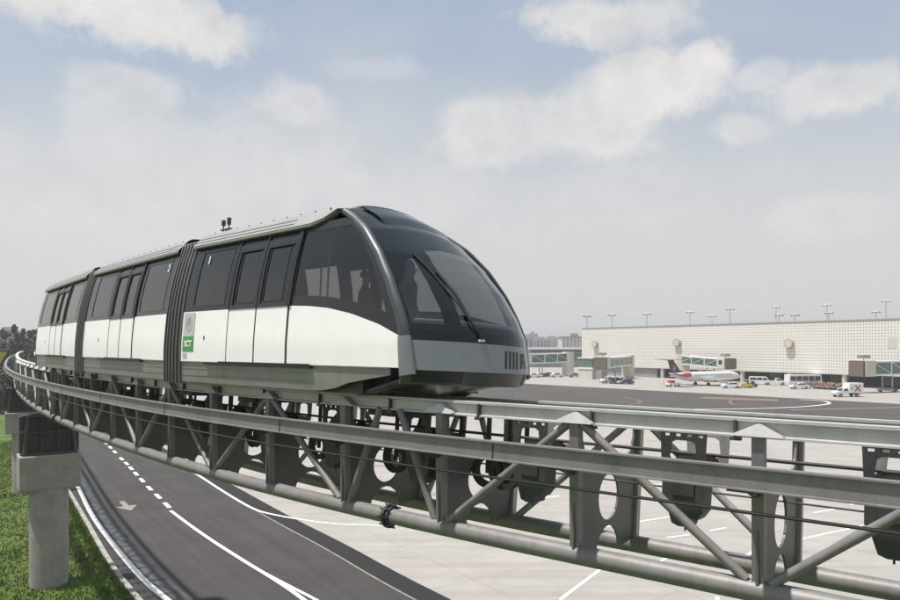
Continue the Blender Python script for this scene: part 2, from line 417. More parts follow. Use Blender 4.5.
# ------------------------------------------------------------------ track alignment
_hs = [-140, -110, -45, -30, -20, -10, 0, 20]
_hd = [-61, -59.6, -57.7, -55.0, -51.7, -47.6, -37.7, -36.9]
_DS = .1; _S0, _S1 = -140.0, 20.0
_n = int((_S1-_S0)/_DS)+1
_th = [R(lerp(_hs, _hd, _S0+i*_DS)) for i in range(_n)]
_x = [0.0]; _y = [0.0]
for i in range(1, _n):
    _x.append(_x[-1]+math.cos(_th[i-1])*_DS); _y.append(_y[-1]+math.sin(_th[i-1])*_DS)
_i0 = int((0-_S0)/_DS); _ox = .963-_x[_i0]; _oy = 8.882-_y[_i0]
BANK = R(3.3)
def CL(s):
    k = (s-_S0)/_DS; i = max(0, min(_n-2, int(k))); t = k-i
    return _x[i]+(_x[i+1]-_x[i])*t+_ox, _y[i]+(_y[i+1]-_y[i])*t+_oy, _th[i]+(_th[i+1]-_th[i])*t
def F(s, r, h):
    """track frame: s along, r towards the right-hand side (camera side), h above rail plane"""
    x, y, th = CL(s); nx, ny = math.sin(th), -math.cos(th)
    e = -.95+r*math.cos(BANK)-h*math.sin(BANK)
    return Vector((x+nx*e, y+ny*e, CZ-.818+h*math.cos(BANK)+r*math.sin(BANK)))
def frameM(s0, s1):
    a = F(s0, 0, 0); b = F(s1, 0, 0); x = (b-a).normalized()
    y = (F(s0, -1, 0)-a)+(F(s1, -1, 0)-b); y = (y-x*y.dot(x)).normalized(); z = x.cross(y)
    m = Matrix((x, y, z)).transposed().to_4x4(); m.translation = a
    return m

# ------------------------------------------------------------------ ground, road, apron
def sheet(name, pts, m, z, kind='structure'):
    b = MB(); b.add([(p[0], p[1], z) for p in pts], [tuple(range(len(pts)))])
    o = b.build(name, m); tag(o, kind=kind); return o
b = MB(); b.grid(lambda x, y: (x, y, 0), [-6000, -400, -60, 0, 400, 6000], [-3000, -50, 40, 200, 6000], False)
tag(b.build('ground', 'grass_ground'), kind='structure')

RD = Vector((-.573, .819, 0)).normalized(); RN = Vector((RD.y, -RD.x, 0))   # RN points to the apron side
def curve_pts(uv): return [gpt(u, v) for u, v in uv]
left_line = curve_pts([(78.7, 488), (92, 517), (118.7, 552), (142.7, 580), (166.7, 600)])
kerb_line = curve_pts([(66.7, 489), (92, 533), (113, 570.7), (137, 600)])
edge_line = curve_pts([(240, 489.3), (293, 518.7), (346.7, 545), (400, 574.7), (450.7, 600)])
tan_line = curve_pts([(272, 516), (306.7, 536), (346.7, 560), (389, 582.7), (424, 600)])
def extend(pts, back=260, fwd=34):
    """carry a line on along the road in both directions"""
    a, b_ = pts[0], pts[-1]
    d0 = (pts[0]-pts[1]).normalized(); d1 = (pts[-1]-pts[-2]).normalized()
    pre = []; p = a.copy(); d = d0.copy()
    while (p-a).length < back:
        d = (d*.75+RD*.25).normalized(); p = p+d*8; pre.append(p.copy())
    post = []; p = b_.copy(); d = d1.copy()
    while (p-b_).length < fwd: p = p+d*4; post.append(p.copy())
    return pre[::-1]+pts+post
def smooth(pts, it=2):
    for _ in range(it):
        q = [pts[0]]
        for a, c in zip(pts[:-1], pts[1:]): q += [a*.75+c*.25, a*.25+c*.75]
        pts = q+[pts[-1]]
    return pts
LL = smooth(extend(left_line)); KL = smooth(extend(kerb_line)); EL = smooth(extend(edge_line)); TL = smooth(extend(tan_line, 30))
# apron: everything on the right of the road edge out to far away
far = [Vector((1500, -400, 0)), Vector((1500, 1500, 0)), Vector((-300, 1500, 0))]
def strip_between(A, B, z, name, m):
    mb = MB()
    n = 80
    def samp(P, t):
        k = t*(len(P)-1); i = min(len(P)-2, int(k)); f = k-i; return P[i]*(1-f)+P[i+1]*f
    vs = []
    for i in range(n+1):
        a, c = samp(A, i/n), samp(B, i/n); vs += [(a.x, a.y, z), (c.x, c.y, z)]
    mb.add(vs, [(2*i, 2*i+1, 2*i+3, 2*i+2) for i in range(n)]); o = mb.build(name, m); tag(o, kind='structure'); return o
strip_between(KL, EL, .010, 'road', 'asphalt')
ap = [(p.x, p.y) for p in EL]
mb = MB(); vs = []
for x, y in ap: vs += [(x, y, .006), (1500, y+ (0 if y > -100 else 0), .006)]
mb.add(vs, [(2*i, 2*i+1, 2*i+3, 2*i+2) for i in range(len(ap)-1)])
x0, y0 = ap[0]; mb.add([(x0, y0, .006), (1500, y0, .006), (1500, 1500, .006), (x0-260, 1500, .006)], [(0, 1, 2, 3)])
tag(mb.build('apron', 'apron_concrete'), kind='structure')
def offs(P, d):
    r_ = []
    for i, p in enumerate(P):
        t = (P[min(i+1, len(P)-1)]-P[max(i-1, 0)]).normalized(); r_.append(p+Vector((t.y, -t.x, 0))*d)
    return r_
# shoulder strip follows the edge at constant width
SH = [p for p in EL]
mbs = MB()
def ribbon(P, wd, z, name, m, kind='structure', h=0, off=0):
    mb = MB(); A = offs(P, off-wd/2); B = offs(P, off+wd/2)
    if h:
        rings = [[(a.x, a.y, 0), (a.x, a.y, h), (c.x, c.y, h), (c.x, c.y, 0)] for a, c in zip(A, B)]
        mb.loft(rings, True, False)
    else:
        vs = []
        for a, c in zip(A, B): vs += [(a.x, a.y, z), (c.x, c.y, z)]
        mb.add(vs, [(2*i, 2*i+1, 2*i+3, 2*i+2) for i in range(len(A)-1)])
    o = mb.build(name, m); tag(o, kind=kind); return o
# direction runs towards camera, so the apron side is on its left -> negative offset
ribbon(EL, 1.05, .014, 'road_shoulder', 'asphalt_strip', off=.52)
ribbon(offs(EL, 1.15), .09, .018, 'tan_edge_line', 'worn_paint')
ribbon(LL, .26, .018, 'road_edge_line', 'road_white')
ribbon(KL, .22, 0, 'road_kerb', 'kerb', h=.13)
ribbon(LL, .55, .014, 'road_lattice_shade', 'gutter_shade', off=-.52)  # worn shoulder with the truss's lattice shadow painted into its colour
# centre markings
solid = smooth(curve_pts([(170.7, 511), (200, 533), (240, 559), (280, 583), (304, 600)])+[gpt(332, 622), gpt(375, 660)])
ribbon(solid, .2, .018, 'centre_line', 'road_white')
ribbon(smooth(curve_pts([(262, 572), (290, 587), (316, 600)])+[gpt(352, 622), gpt(400, 655)]), .16, .022, 'lane_line', 'road_white')
d0, d1 = gpt(114.7, 452), gpt(165, 503)
dd = (d1-d0); nL = int(dd.length/3.3)
bk = d0-dd.normalized()*60
tot = (d1-bk).length; k = 0; mb = MB()
ds_pts = [gpt(*p) for p in [(114.7, 452), (121.5, 459), (126.5, 463.7), (131, 468.5), (136, 474), (142, 480.5), (149.5, 488.5), (158, 496.5), (167, 505.5)]]
dir0 = (ds_pts[0]-ds_pts[2]).normalized()
for q in range(1, 12): ds_pts.insert(0, ds_pts[0]+dir0*3.4)
for i, p in enumerate(ds_pts):
    t = (ds_pts[min(i+1, len(ds_pts)-1)]-ds_pts[max(i-1, 0)]).normalized(); nn = Vector((t.y, -t.x, 0))*.13; hl = t*.85
    mb.add([(q.x, q.y, .018) for q in (p-hl-nn, p+hl-nn, p+hl+nn, p-hl+nn)], [(0, 1, 2, 3)])
tag(mb.build('lane_dashes', 'road_white'), kind='structure')
# right hand white line that swings away over the concrete
ribbon(smooth(curve_pts([(186, 467), (201.3, 477.3), (222, 491), (240, 502), (256, 510.7), (272, 514.7), (293, 518.7), (325, 523.5), (346.7, 525), (389, 526), (430, 527)])), .2, .022, 'swinging_white_line', 'road_white')
# worn straight-on arrow
A0 = gpt(126, 506); t = Vector((.573, -.819, 0)); nn = Vector((.819, .573, 0))
mb = MB()
def ar(a, c): q = A0+t*a+nn*c; return (q.x, q.y, .018)
mb.add([ar(-1.5, -.16), ar(.1, -.16), ar(.1, .16), ar(-1.5, .16), ar(.1, -.62), ar(1.6, 0), ar(.1, .62)], [(0, 1, 2, 3), (4, 5, 6)])
tag(mb.build('road_arrow', 'worn_paint'), kind='structure')
# taxi lane
FA = Vector((46.9, 249, 0)); FB = Vector((103, 160, 0)); FD = (FB-FA).normalized()
P1 = gpt(530, 384); P2 = gpt(900, 404); Q = gpt(700, 415.5); td = (P2-P1).normalized()
a1, a2 = P1-td*400, P2+td*90; bq1, bq2 = Q-td*400, Q+td*140
sheet('taxi_lane', [a1, a2, bq2, bq1], 'asphalt_taxi', .010)
def marks(name, uv, wd, m, z=.016):
    P = smooth([gpt(*p) for p in uv]); ribbon(P, wd, z, name, m)
marks('orange_marking', [(548, 388.5), (565, 388), (592, 389.5)], 1.0, 'road_orange')
marks('taxi_marking', [(618, 396.5), (634, 399), (641, 401.3), (640, 403.3), (628, 404.8)], .55, 'road_orange')
marks('orange_area', [(702, 397.6), (735, 399), (778, 400.3)], 4.5, 'road_orange')
marks('orange_turn', [(732, 399.5), (729, 402), (734, 405)], .5, 'road_orange')
marks('taxi_curve', [(690, 409.5), (745, 409), (795, 407.5), (826, 404.8), (831, 402.8), (822, 400.6), (800, 399.8)], .5, 'road_white')
marks('taxi_line', [(790, 410), (840, 409), (900, 407.6), (960, 406)], .4, 'road_tan')
for i, (a, c) in enumerate([((600, 528), (680, 515.5)), ((667, 538), (689.5, 535)), ((710, 531), (726, 528)), ((690, 545), (660, 562)), ((814, 513), (836, 509)), ((780, 544), (872, 524)), ((741, 559), (772, 541)), ((600, 570), (560, 600)), ((717, 597), (719, 620)), ((850, 505), (900, 497)), ((640, 486), (690, 482)), ((530, 500), (560, 496))]):
    marks('bay_line', [a, ((a[0]+c[0])/2, (a[1]+c[1])/2), c], .16, 'road_white')
for i, (a, c) in enumerate([((330, 468), (480, 462)), ((395, 499), (470, 491)), ((560, 462), (720, 470)), ((690, 486), (900, 494)), ((250, 440), (420, 442)), ((520, 476), (660, 470))]):
    marks('red_line', [a, ((a[0]+c[0])/2, (a[1]+c[1])/2), c], .22, 'road_red')

# grass blades on the verge
def grass():
    rnd = random.Random(8); vs = []; fs = []
    kl = [p for p in KL if 20 < p.y < 75]
    for _ in range(42000):
        p = rnd.choice(kl); q = kl[min(len(kl)-1, kl.index(p)+1)]; t = rnd.random()
        d = rnd.random()**1.4*16
        c = p*(1-t)+q*t; tt = (q-p).normalized() if (q-p).length > 0 else Vector((.57, -.82, 0))
        c = c+Vector((tt.y, -tt.x, 0))*(d+.15)
        nv = noise.noise(Vector((c.x*.35, c.y*.35, 3)))
        hh = (.06+.10*rnd.random())*(1+1.2*max(0, nv))*(1.6 if d < 1.2 and rnd.random() < .3 else 1)
        for _k in range(3):
            a = rnd.random()*6.28; ww = .022+.02*rnd.random(); o = len(vs)
            bx, by = c.x+rnd.uniform(-.09, .09), c.y+rnd.uniform(-.09, .09)
            vs += [(bx-math.cos(a)*ww, by-math.sin(a)*ww, 0), (bx+math.cos(a)*ww, by+math.sin(a)*ww, 0), (bx+rnd.uniform(-.1, .1), by+rnd.uniform(-.1, .1), hh)]
            fs.append((o, o+1, o+2))
    mb = MB(); mb.v = vs; mb.f = fs; mb.sm = [False]*len(fs)
    o = mb.build('grass', 'grass_blade'); tag(o, 'short green grass and weeds covering the verge left of the road', 'grass', kind='stuff')
grass()

# ------------------------------------------------------------------ elevated guideway
GS0, GS1 = -120.0, 17.0
PST = 2.08
gw = empty('elevated_guideway', 'long curved grey steel truss guideway carrying the train over the road', 'guideway', mw=Matrix.Translation(F(0, 0, 0)))
def sweep(sec, s0, s1, name, m, st=1.0, sm=False, parent=None):
    mb = MB(); mb.loft([[F(s, r, h) for r, h in sec] for s in arange(s0, s1, st)], True, sm)
    return mb.build(name, m, parent or gw, world=True)
def circ(r, h, q, n=14): return [(r+q*math.cos(2*math.pi*i/n), h+q*math.sin(2*math.pi*i/n)) for i in range(n)]
CH = -1.75; CHF = -1.9; RB = .86
SPL = [-2.37+18.72*k for k in range(-6, 2)]
# bottom chord pipes, one per side, with bolted flanges at the splices
for r, h in ((RB, CH), (-RB, CHF)):
    ch = sweep(circ(r, h, .115), GS0, GS1, 'bottom_chord', 'steel_paint', sm=True)
    for s in SPL:
        mb = MB()
        for a, q in ((-.05, .145), (.0, .18), (.05, .145)):
            mb.loft([[F(s+a-.022, r_, h_) for r_, h_ in circ(r, h, q, 18)], [F(s+a+.022, r_, h_) for r_, h_ in circ(r, h, q, 18)]], True, False)
        for i in range(8):
            t = i*math.pi/4; mb.tube(F(s-.1, r+.162*math.cos(t), h+.162*math.sin(t)), F(s+.1, r+.162*math.cos(t), h+.162*math.sin(t)), .014, 6)
        mb.build('flange', 'steel_dark', ch, world=True)
# running rails: I-section beam
for sg in (1, -1):
    c = sg*.84
    sec = [(c-.10, 0), (c+.10, 0), (c+.10, -.018), (c+.055, -.03), (c+.055, -.15), (c+.10, -.165), (c+.10, -.185), (c-.10, -.185), (c-.10, -.165), (c-.055, -.15), (c-.055, -.03), (c-.10, -.018)]
    rb = sweep(sec, GS0, GS1, 'rail_beam', 'rail_paint')
    sweep([(c-.10, .003), (c+.095, .003), (c+.095, .016), (c-.10, .016)], GS0, GS1, 'running_surface', 'steel_light', parent=rb)
    s = -.75-1.65*14
    while s < 14:
        mb = MB()
        mb.hexa([F(s+a, c+sg*rr, h) for h in (-.19, -.01) for a, rr in ((-.016, .055), (.016, .055), (.016, .108), (-.016, .108))])
        mb.hexa([F(s+a, c+sg*rr, h) for h in (-.225, -.187) for a, rr in ((-.05, .02), (.05, .02), (.05, .11), (-.05, .11))])
        s += 1.65
        mb.build('splice_plate', 'steel_dark', rb, world=True)
# walkway side beams (channel with a top lip)
for sg in (1, -1):
    c = sg*1.50
    sec = [(c-.06*sg, -.42), (c+.085*sg, -.42), (c+.085*sg, -.438), (c+.05*sg, -.442), (c+.05*sg, -.63), (c+.075*sg, -.635), (c+.075*sg, -.65), (c-.06*sg, -.65)]
    sE = GS1 if sg > 0 else -22.0
    sb = sweep(sec, GS0, sE, 'side_beam', 'steel_galv' if sg < 0 else 'steel_paint')  # far beam takes the paler steel to stand for sunlight on it
    s = -50.0
    while s < sE-1:
        mb = MB(); mb.hexa([F(s+a, c+sg*rr, h) for h in (-.63, -.445) for a, rr in ((-.008, .05), (.008, .05), (.008, .057), (-.008, .057))]); s += 2.0*PST
        mb.build('beam_joint', 'steel_dark', sb, world=True)
    sweep(circ(sg*1.50, -.86, .018, 6), GS0, sE, 'handrail_wire', 'cable', sm=True)
# haul rope and cable tray in the middle
sweep(circ(-.12, -.50, .022, 8), GS0, GS1, 'haul_rope', 'cable', sm=True)
sweep(circ(-.12, -.95, .012, 6), GS0, GS1, 'return_rope', 'cable', sm=True)

def ell(ca, cb, ra, rb, n=20, a0=0, a1=2*math.pi):
    return [(ca+ra*math.cos(a0+(a1-a0)*i/n), cb+rb*math.sin(a0+(a1-a0)*i/n)) for i in range(n if a1-a0 > 6 else n+1)]
def cross_frame(s, detail=True):
    # U-shaped diaphragm with two openings, standing across the track
    top = -.19
    outl = [(-.95, top), (-.95, CHF+.1), (-.5, CHF+.06)]+[(.34*math.cos(t), -1.86+.34*math.sin(t)) for t in [math.pi-math.pi*i/8 for i in range(9)]]+[(.5, CH+.02), (.95, CH+.08), (.95, top)]
    # upper U
    outl += [(.80*math.cos(t)*1.0, top-.62*math.sin(t)**.8) for t in [math.pi*i/14*.999+.0005 for i in range(0, 15)]]
    mb = MB(); mb.prism([outl, ell(0, -1.15, .30, .30, 22)], lambda a, b_, t: F(s+t, a, b_), -.014, .014)
    fr = mb.build('cross_frame', 'frame_paint', gw, world=True)
    for sg in (1, -1):
        mb = MB(); r0, r1 = .93*sg, 1.03*sg
        hb = CH if sg > 0 else CHF
        rbm = .86*sg
        mb.hexa([F(s+a, rbm+d, hb+.1) for a, d in ((-.06, -.055), (.06, -.055), (.06, .055), (-.06, .055))]+[F(s+a, .96*sg+d, -.12) for a, d in ((-.06, -.055), (.06, -.055), (.06, .055), (-.06, .055))])
        mb.build('post', 'steel_paint' if sg > 0 else 'steel_galv', fr, world=True)  # far posts coloured paler in place of the sun striking them
        if detail:
            # pointed cap plate over the post head
            mb = MB(); a0 = .96*sg
            pts = [(-.25, -.165), (.25, -.165), (.245, -.15), (.012, -.035), (-.012, -.035), (-.245, -.15)]
            mb.prism([pts], lambda a, b_, t: F(s+a, a0+sg*(t+(-.155-b_)*.35), b_), .0, .09)
            mb.build('cap_plate', 'rail_paint', fr, world=True)
            if sg < 0: continue
            mb = MB()
            mb.hexa([F(s+a, rr*sg, h) for h in (-.68, -.655) for a, rr in ((-.16, .97), (.10, .97), (.10, 1.5), (-.16, 1.5))])
            mb.hexa([F(s+a, rr*sg, h) for h in (-.78, -.68) for a, rr in ((-.015, .97), (.015, .97), (.015, 1.4 if h > -.75 else 1.08), (-.015, 1.4 if h > -.75 else 1.08))])
            mb.build('bracket', 'steel_dark', fr, world=True)
    return fr
def diagonals(sb, stp, stuff=None):
    for sg in (1, -1):
        hb = CH if sg > 0 else CHF
        mb = stuff or MB()
        d = .12 if stp > sb else -.12
        mb.tube(F(sb+d, .875*sg, hb+.1), F(stp-d*.7, .955*sg, -.17), .052, 10)
        if not stuff: mb.build('diagonal', 'steel_paint' if sg > 0 else 'steel_galv', gw, world=True)  # sunlit look of the far diagonals is put into their paler colour
far = MB(); farf = MB()
nodes = []
for k in range(9): nodes.append((-1.37+PST*k, k % 2 == 0))
for mod in range(5):
    for k in range(9): nodes.append((-3.37-PST*k-18.72*mod, k % 2 == 0))
nodes.sort()
for i, (s, bot) in enumerate(nodes):
    near = s > -42
    if near: cross_frame(s)
    else:
        for sg in (1, -1):
            farf.hexa([F(s+a, .86*sg+d, CH+.1) for a, d in ((-.06, -.055), (.06, -.055), (.06, .055), (-.06, .055))]+[F(s+a, .96*sg+d, -.12) for a, d in ((-.06, -.055), (.06, -.055), (.06, .055), (-.06, .055))])
        farf.hexa([F(s+a, r, h) for h in (CH+.1, -.75) for a, r in ((-.014, -.93), (.014, -.93), (.014, .93), (-.014, .93))])
    if not bot: continue
    for j in (-1, 1):
        q = i+j
        if 0 <= q < len(nodes):
            s2, b2 = nodes[q]
            if b2: s2 = (s+s2)/2 + (-.12*j)   # splice bay: short inverted V
            diagonals(s, s2, None if near else far)
o = far.build('far_diagonal', 'steel_paint', gw, world=True); o['kind'] = 'stuff'
o = farf.build('far_post', 'steel_paint', gw, world=True); o['kind'] = 'stuff'

# rope sheave stations hung between the frames
def sheave(s):
    mb = MB()
    def pl(a, b_, t): return F(s+a, .42+t, b_)
    body = [(-.27, -.2), (-.25, -.62), (-.21, -.64), (.21, -.64), (.25, -.62), (.27, -.2)]
    hole = [(-.14, -.34), (-.16, -.50), (-.12, -.56), (.12, -.56), (.16, -.50), (.14, -.34), (.09, -.31), (-.09, -.31)]
    holes = [[(x_-.03, -.235), (x_+.03, -.235), (x_+.03, -.265), (x_-.03, -.265)] for x_ in (-.19, -.06, .07, .2)]
    mb.prism([body, hole]+holes, pl, -.015, .015)
    root = mb.build('sheave_frame', 'steel_dark', gw, world=True)
    mb = MB(); mb.prism([body, hole], lambda a, b_, t: F(s+a+.02, -.42+t, b_), -.015, .015); mb.build('rear_frame', 'steel_galv', root, world=True)
    mb = MB()
    low = [(-.25, -.64), (-.25, -1.0), (-.21, -1.03), (-.13, -1.28), (-.05, -1.31), (.07, -1.31), (.10, -1.2), (.16, -1.22), (.23, -1.12), (.25, -.64)]
    mb.prism([low], lambda a, b_, t: F(s+a, .1+t, b_), 0, .30)
    mb.hexa([F(s+a, r, h) for h in (-.58, -.46) for a, r in ((-.1, .2), (.1, .2), (.1, .38), (-.1, .38))])
    mb.tube(F(s, .3, -1.31), F(s, .3, -1.37), .012, 6)
    mb.prism([[(-.13, -.70), (-.13, -.95), (.13, -.95), (.13, -.70)]], lambda a, b_, t: F(s+a, .40+t, b_), 0, .02)
    mb.build('sheave_box', 'steel_dark', root, world=True)
    mb = MB()
    for r0 in (-.12,):
        for c0 in (-.13, .13):
            rings = []
            for rr, q in ((-.035, .115), (-.02, .10), (.02, .10), (.035, .115)):
                rings.append([F(s+c0+q*math.cos(t), r0+rr, -.62+q*math.sin(t)) for t in [2*math.pi*k/16 for k in range(16)]])
            mb.loft(rings, True, False)
    mb.build('sheave_wheel', 'rubber', root, world=True)
for i in range(len(nodes)-1):
    s = (nodes[i][0]+nodes[i+1][0])/2
    if -30 < s < 14: sheave(s+.08)
# extra rope wheels near the splice under the train nose
for s in [-7.1, -4.9, -2.9, -2.0, -1.05, -.75]+[-8.2-1.04*k for k in range(13)]:
    mb = MB()
    for r0, q0 in ((.25, .26), (-.3, .26)):
        rings = [[F(s+q*math.cos(t), r0+rr, -.98+q*.95*math.sin(t)) for t in [2*math.pi*k/24 for k in range(24)]] for rr, q in ((-.045, q0), (-.02, q0-.03), (.02, q0-.03), (.045, q0), (.045, q0-.09), (-.045, q0-.09), (-.045, q0))]
        mb.loft(rings, True, False, caps=False)
        mb.hexa([F(s+a, r0+r, h) for h in (-1.02, -.19) for a, r in ((-.03, -.02), (.03, -.02), (.03, .02), (-.03, .02))])
    mb.build('rope_wheel', 'rubber', gw, world=True)

# ------------------------------------------------------------------ piers
def pier(s, label):
    c = F(s, .45, 0); th = CL(s)[2]; c = Vector((c.x, c.y, 0))
    rt = empty('support_pier', label, 'pier', loc=c, rz=th-math.pi/2, group='concrete piers under the guideway')
    # local x = to the right of the track heading... local y = along the track
    b_ = MB(); b_.lathe([(-.4, .73), (4.1, .73)], lambda x, y, z: (y, z, x), 40); b_.build('column', 'concrete_pier', rt)
    b_ = MB(); b_.box(-1.12, 1.12, -.68, .68, 4.08, 5.50); o = b_.build('pier_cap', 'concrete_pier', rt, bevel=.05)
    b_ = MB(); b_.box(-1.0, 1.0, -.55, .55, 5.50, 5.62); b_.build('bearing_pad', 'steel_dark', rt)
    b_ = MB()
    zt = 7.2
    for sx in (-1, 1):
        for sy in (-1, 1):
            b_.tube((sx*.92, sy*.5, 5.6), (sx*.78, sy*.42, zt-.1), .075, 8)
        b_.tube((sx*.92, -.5, 5.65), (sx*.78, .42, zt-.15), .05, 8); b_.tube((sx*.92, .5, 5.65), (sx*.78, -.42, zt-.15), .05, 8)
        b_.box(sx*.86-.22, sx*.86+.22, -.3, .3, 5.6, zt-.1)
    b_.box(-1.05, 1.05, -.5, .5, 6.42, 6.50)
    b_.box(-1.0, 1.0, -.48, .48, zt-.14, zt-.04)
    b_.box(-.66, .66, -.26, .26, 5.6, 7.0)
    for x in (-.3, .3): b_.box(x-.03, x+.03, -.45, .45, 5.6, zt-.1)
    b_.build('bearing_frame', 'steel_dark', rt)
    return rt
pier(-27.3, 'nearest round concrete column with wide rectangular cap on the grass at left')
pier(-49.5, 'second concrete pier seen just behind the nearest one at the left edge')
pier(-72, 'farthest concrete pier under the guideway behind the two nearer ones')

# ------------------------------------------------------------------ the train
SC1 = -5.0
M1 = frameM(-7.4, -3.0)
tr = empty('people_mover_train', 'white and black driverless people mover train with a sloping glass nose riding the guideway', 'train', mw=M1)
c0 = M1.translation
_off1 = -7.4                                   # s at local x = 0 of car one
PH = [.02, .10, .44, .8, 1.41, 1.8, 2.2, 2.55, 2.78]
PR = [1.365, 1.375, 1.395, 1.405, 1.385, 1.345, 1.28, 1.20, 1.13]
def prof(h): return lerp(PH, PR, h)
class Car:
    def __init__(s, M_, s_org): s.M = M_; s.o = s_org
    def W(s, S_, r, h): return s.M @ Vector((S_-s.o, -r, h))
CAR1 = Car(M1, -7.4)
CAR2 = Car(frameM(-14.4, -9.6), -14.4)
CAR3 = Car(frameM(-21.6, -17.2), -21.6)
def side(car, side_, a, h, d=0): return car.W(a, side_*(prof(h)+d), h)

# ring (front edge of the side walls)
RH = [.28, .38, .97, 1.25, 1.68, 2.12, 2.52, 2.78, 2.93]
RS = [-1.64, -1.66, -1.74, -1.87, -2.12, -2.46, -2.88, -3.28, -3.55]
def ringx(h): return lerp(RH, RS, h)
BH = [-99, -4.62, -3.9, -3.4, -2.83, -2.2, -1.71]; BV = [1.41, 1.41, 1.375, 1.325, 1.22, 1.05, .86]
def bound(s_): return lerp(BH, BV, s_)

def white_panel(car, sd_, a, b_, parent, name='lower_panel', d=0, h0=.44, h1=1.41, m='train_white'):
    mb = MB(); mb.slab(lambda u, v, t: side(car, sd_, u, v, d-t), arange(a, b_, .8), arange(h0, h1, .14), .03)
    return mb.build(name, m, parent, world=True)
def seam(car, sd_, a, h0, h1, parent, wd=.03, d=.008, name='seal', a2=None):
    mb = MB(); a2 = a if a2 is None else a2
    mb.slab(lambda u, v, t: side(car, sd_, a+(a2-a)*(v-h0)/(h1-h0)+u, v, d-t), [-wd/2, wd/2], arange(h0, h1, .15), .03)
    return mb.build(name, 'seal', parent, world=True)
def band_piece(mb, car, sd_, a, b_, h0, h1, d=0.0, th=.03):
    mb.slab(lambda u, v, t: side(car, sd_, u, v, d-t), arange(a, b_, .8), arange(h0, h1, .16), th)
def text_mesh(txt, size, bold=0):
    cu = bpy.data.curves.new('lettering', 'FONT'); cu.body = txt; cu.size = size; cu.offset = bold; cu.align_x = 'CENTER'; cu.align_y = 'CENTER'
    o = bpy.data.objects.new('lettering', cu); sc.collection.objects.link(o)
    bpy.context.view_layer.update()
    me = bpy.data.meshes.new_from_object(o.evaluated_get(bpy.context.evaluated_depsgraph_get()))
    vs = [v.co.copy() for v in me.vertices]; fs = [tuple(p.vertices) for p in me.polygons]
    bpy.data.objects.remove(o); bpy.data.curves.remove(cu); bpy.data.meshes.remove(me)
    return vs, fs
def text_on(fn, txt, size, m, parent, name='lettering', bold=.0):
    vs, fs = text_mesh(txt, size, bold); mb = MB(); mb.add([fn(v.x, v.y) for v in vs], fs)
    return mb.build(name, m, parent, world=True)

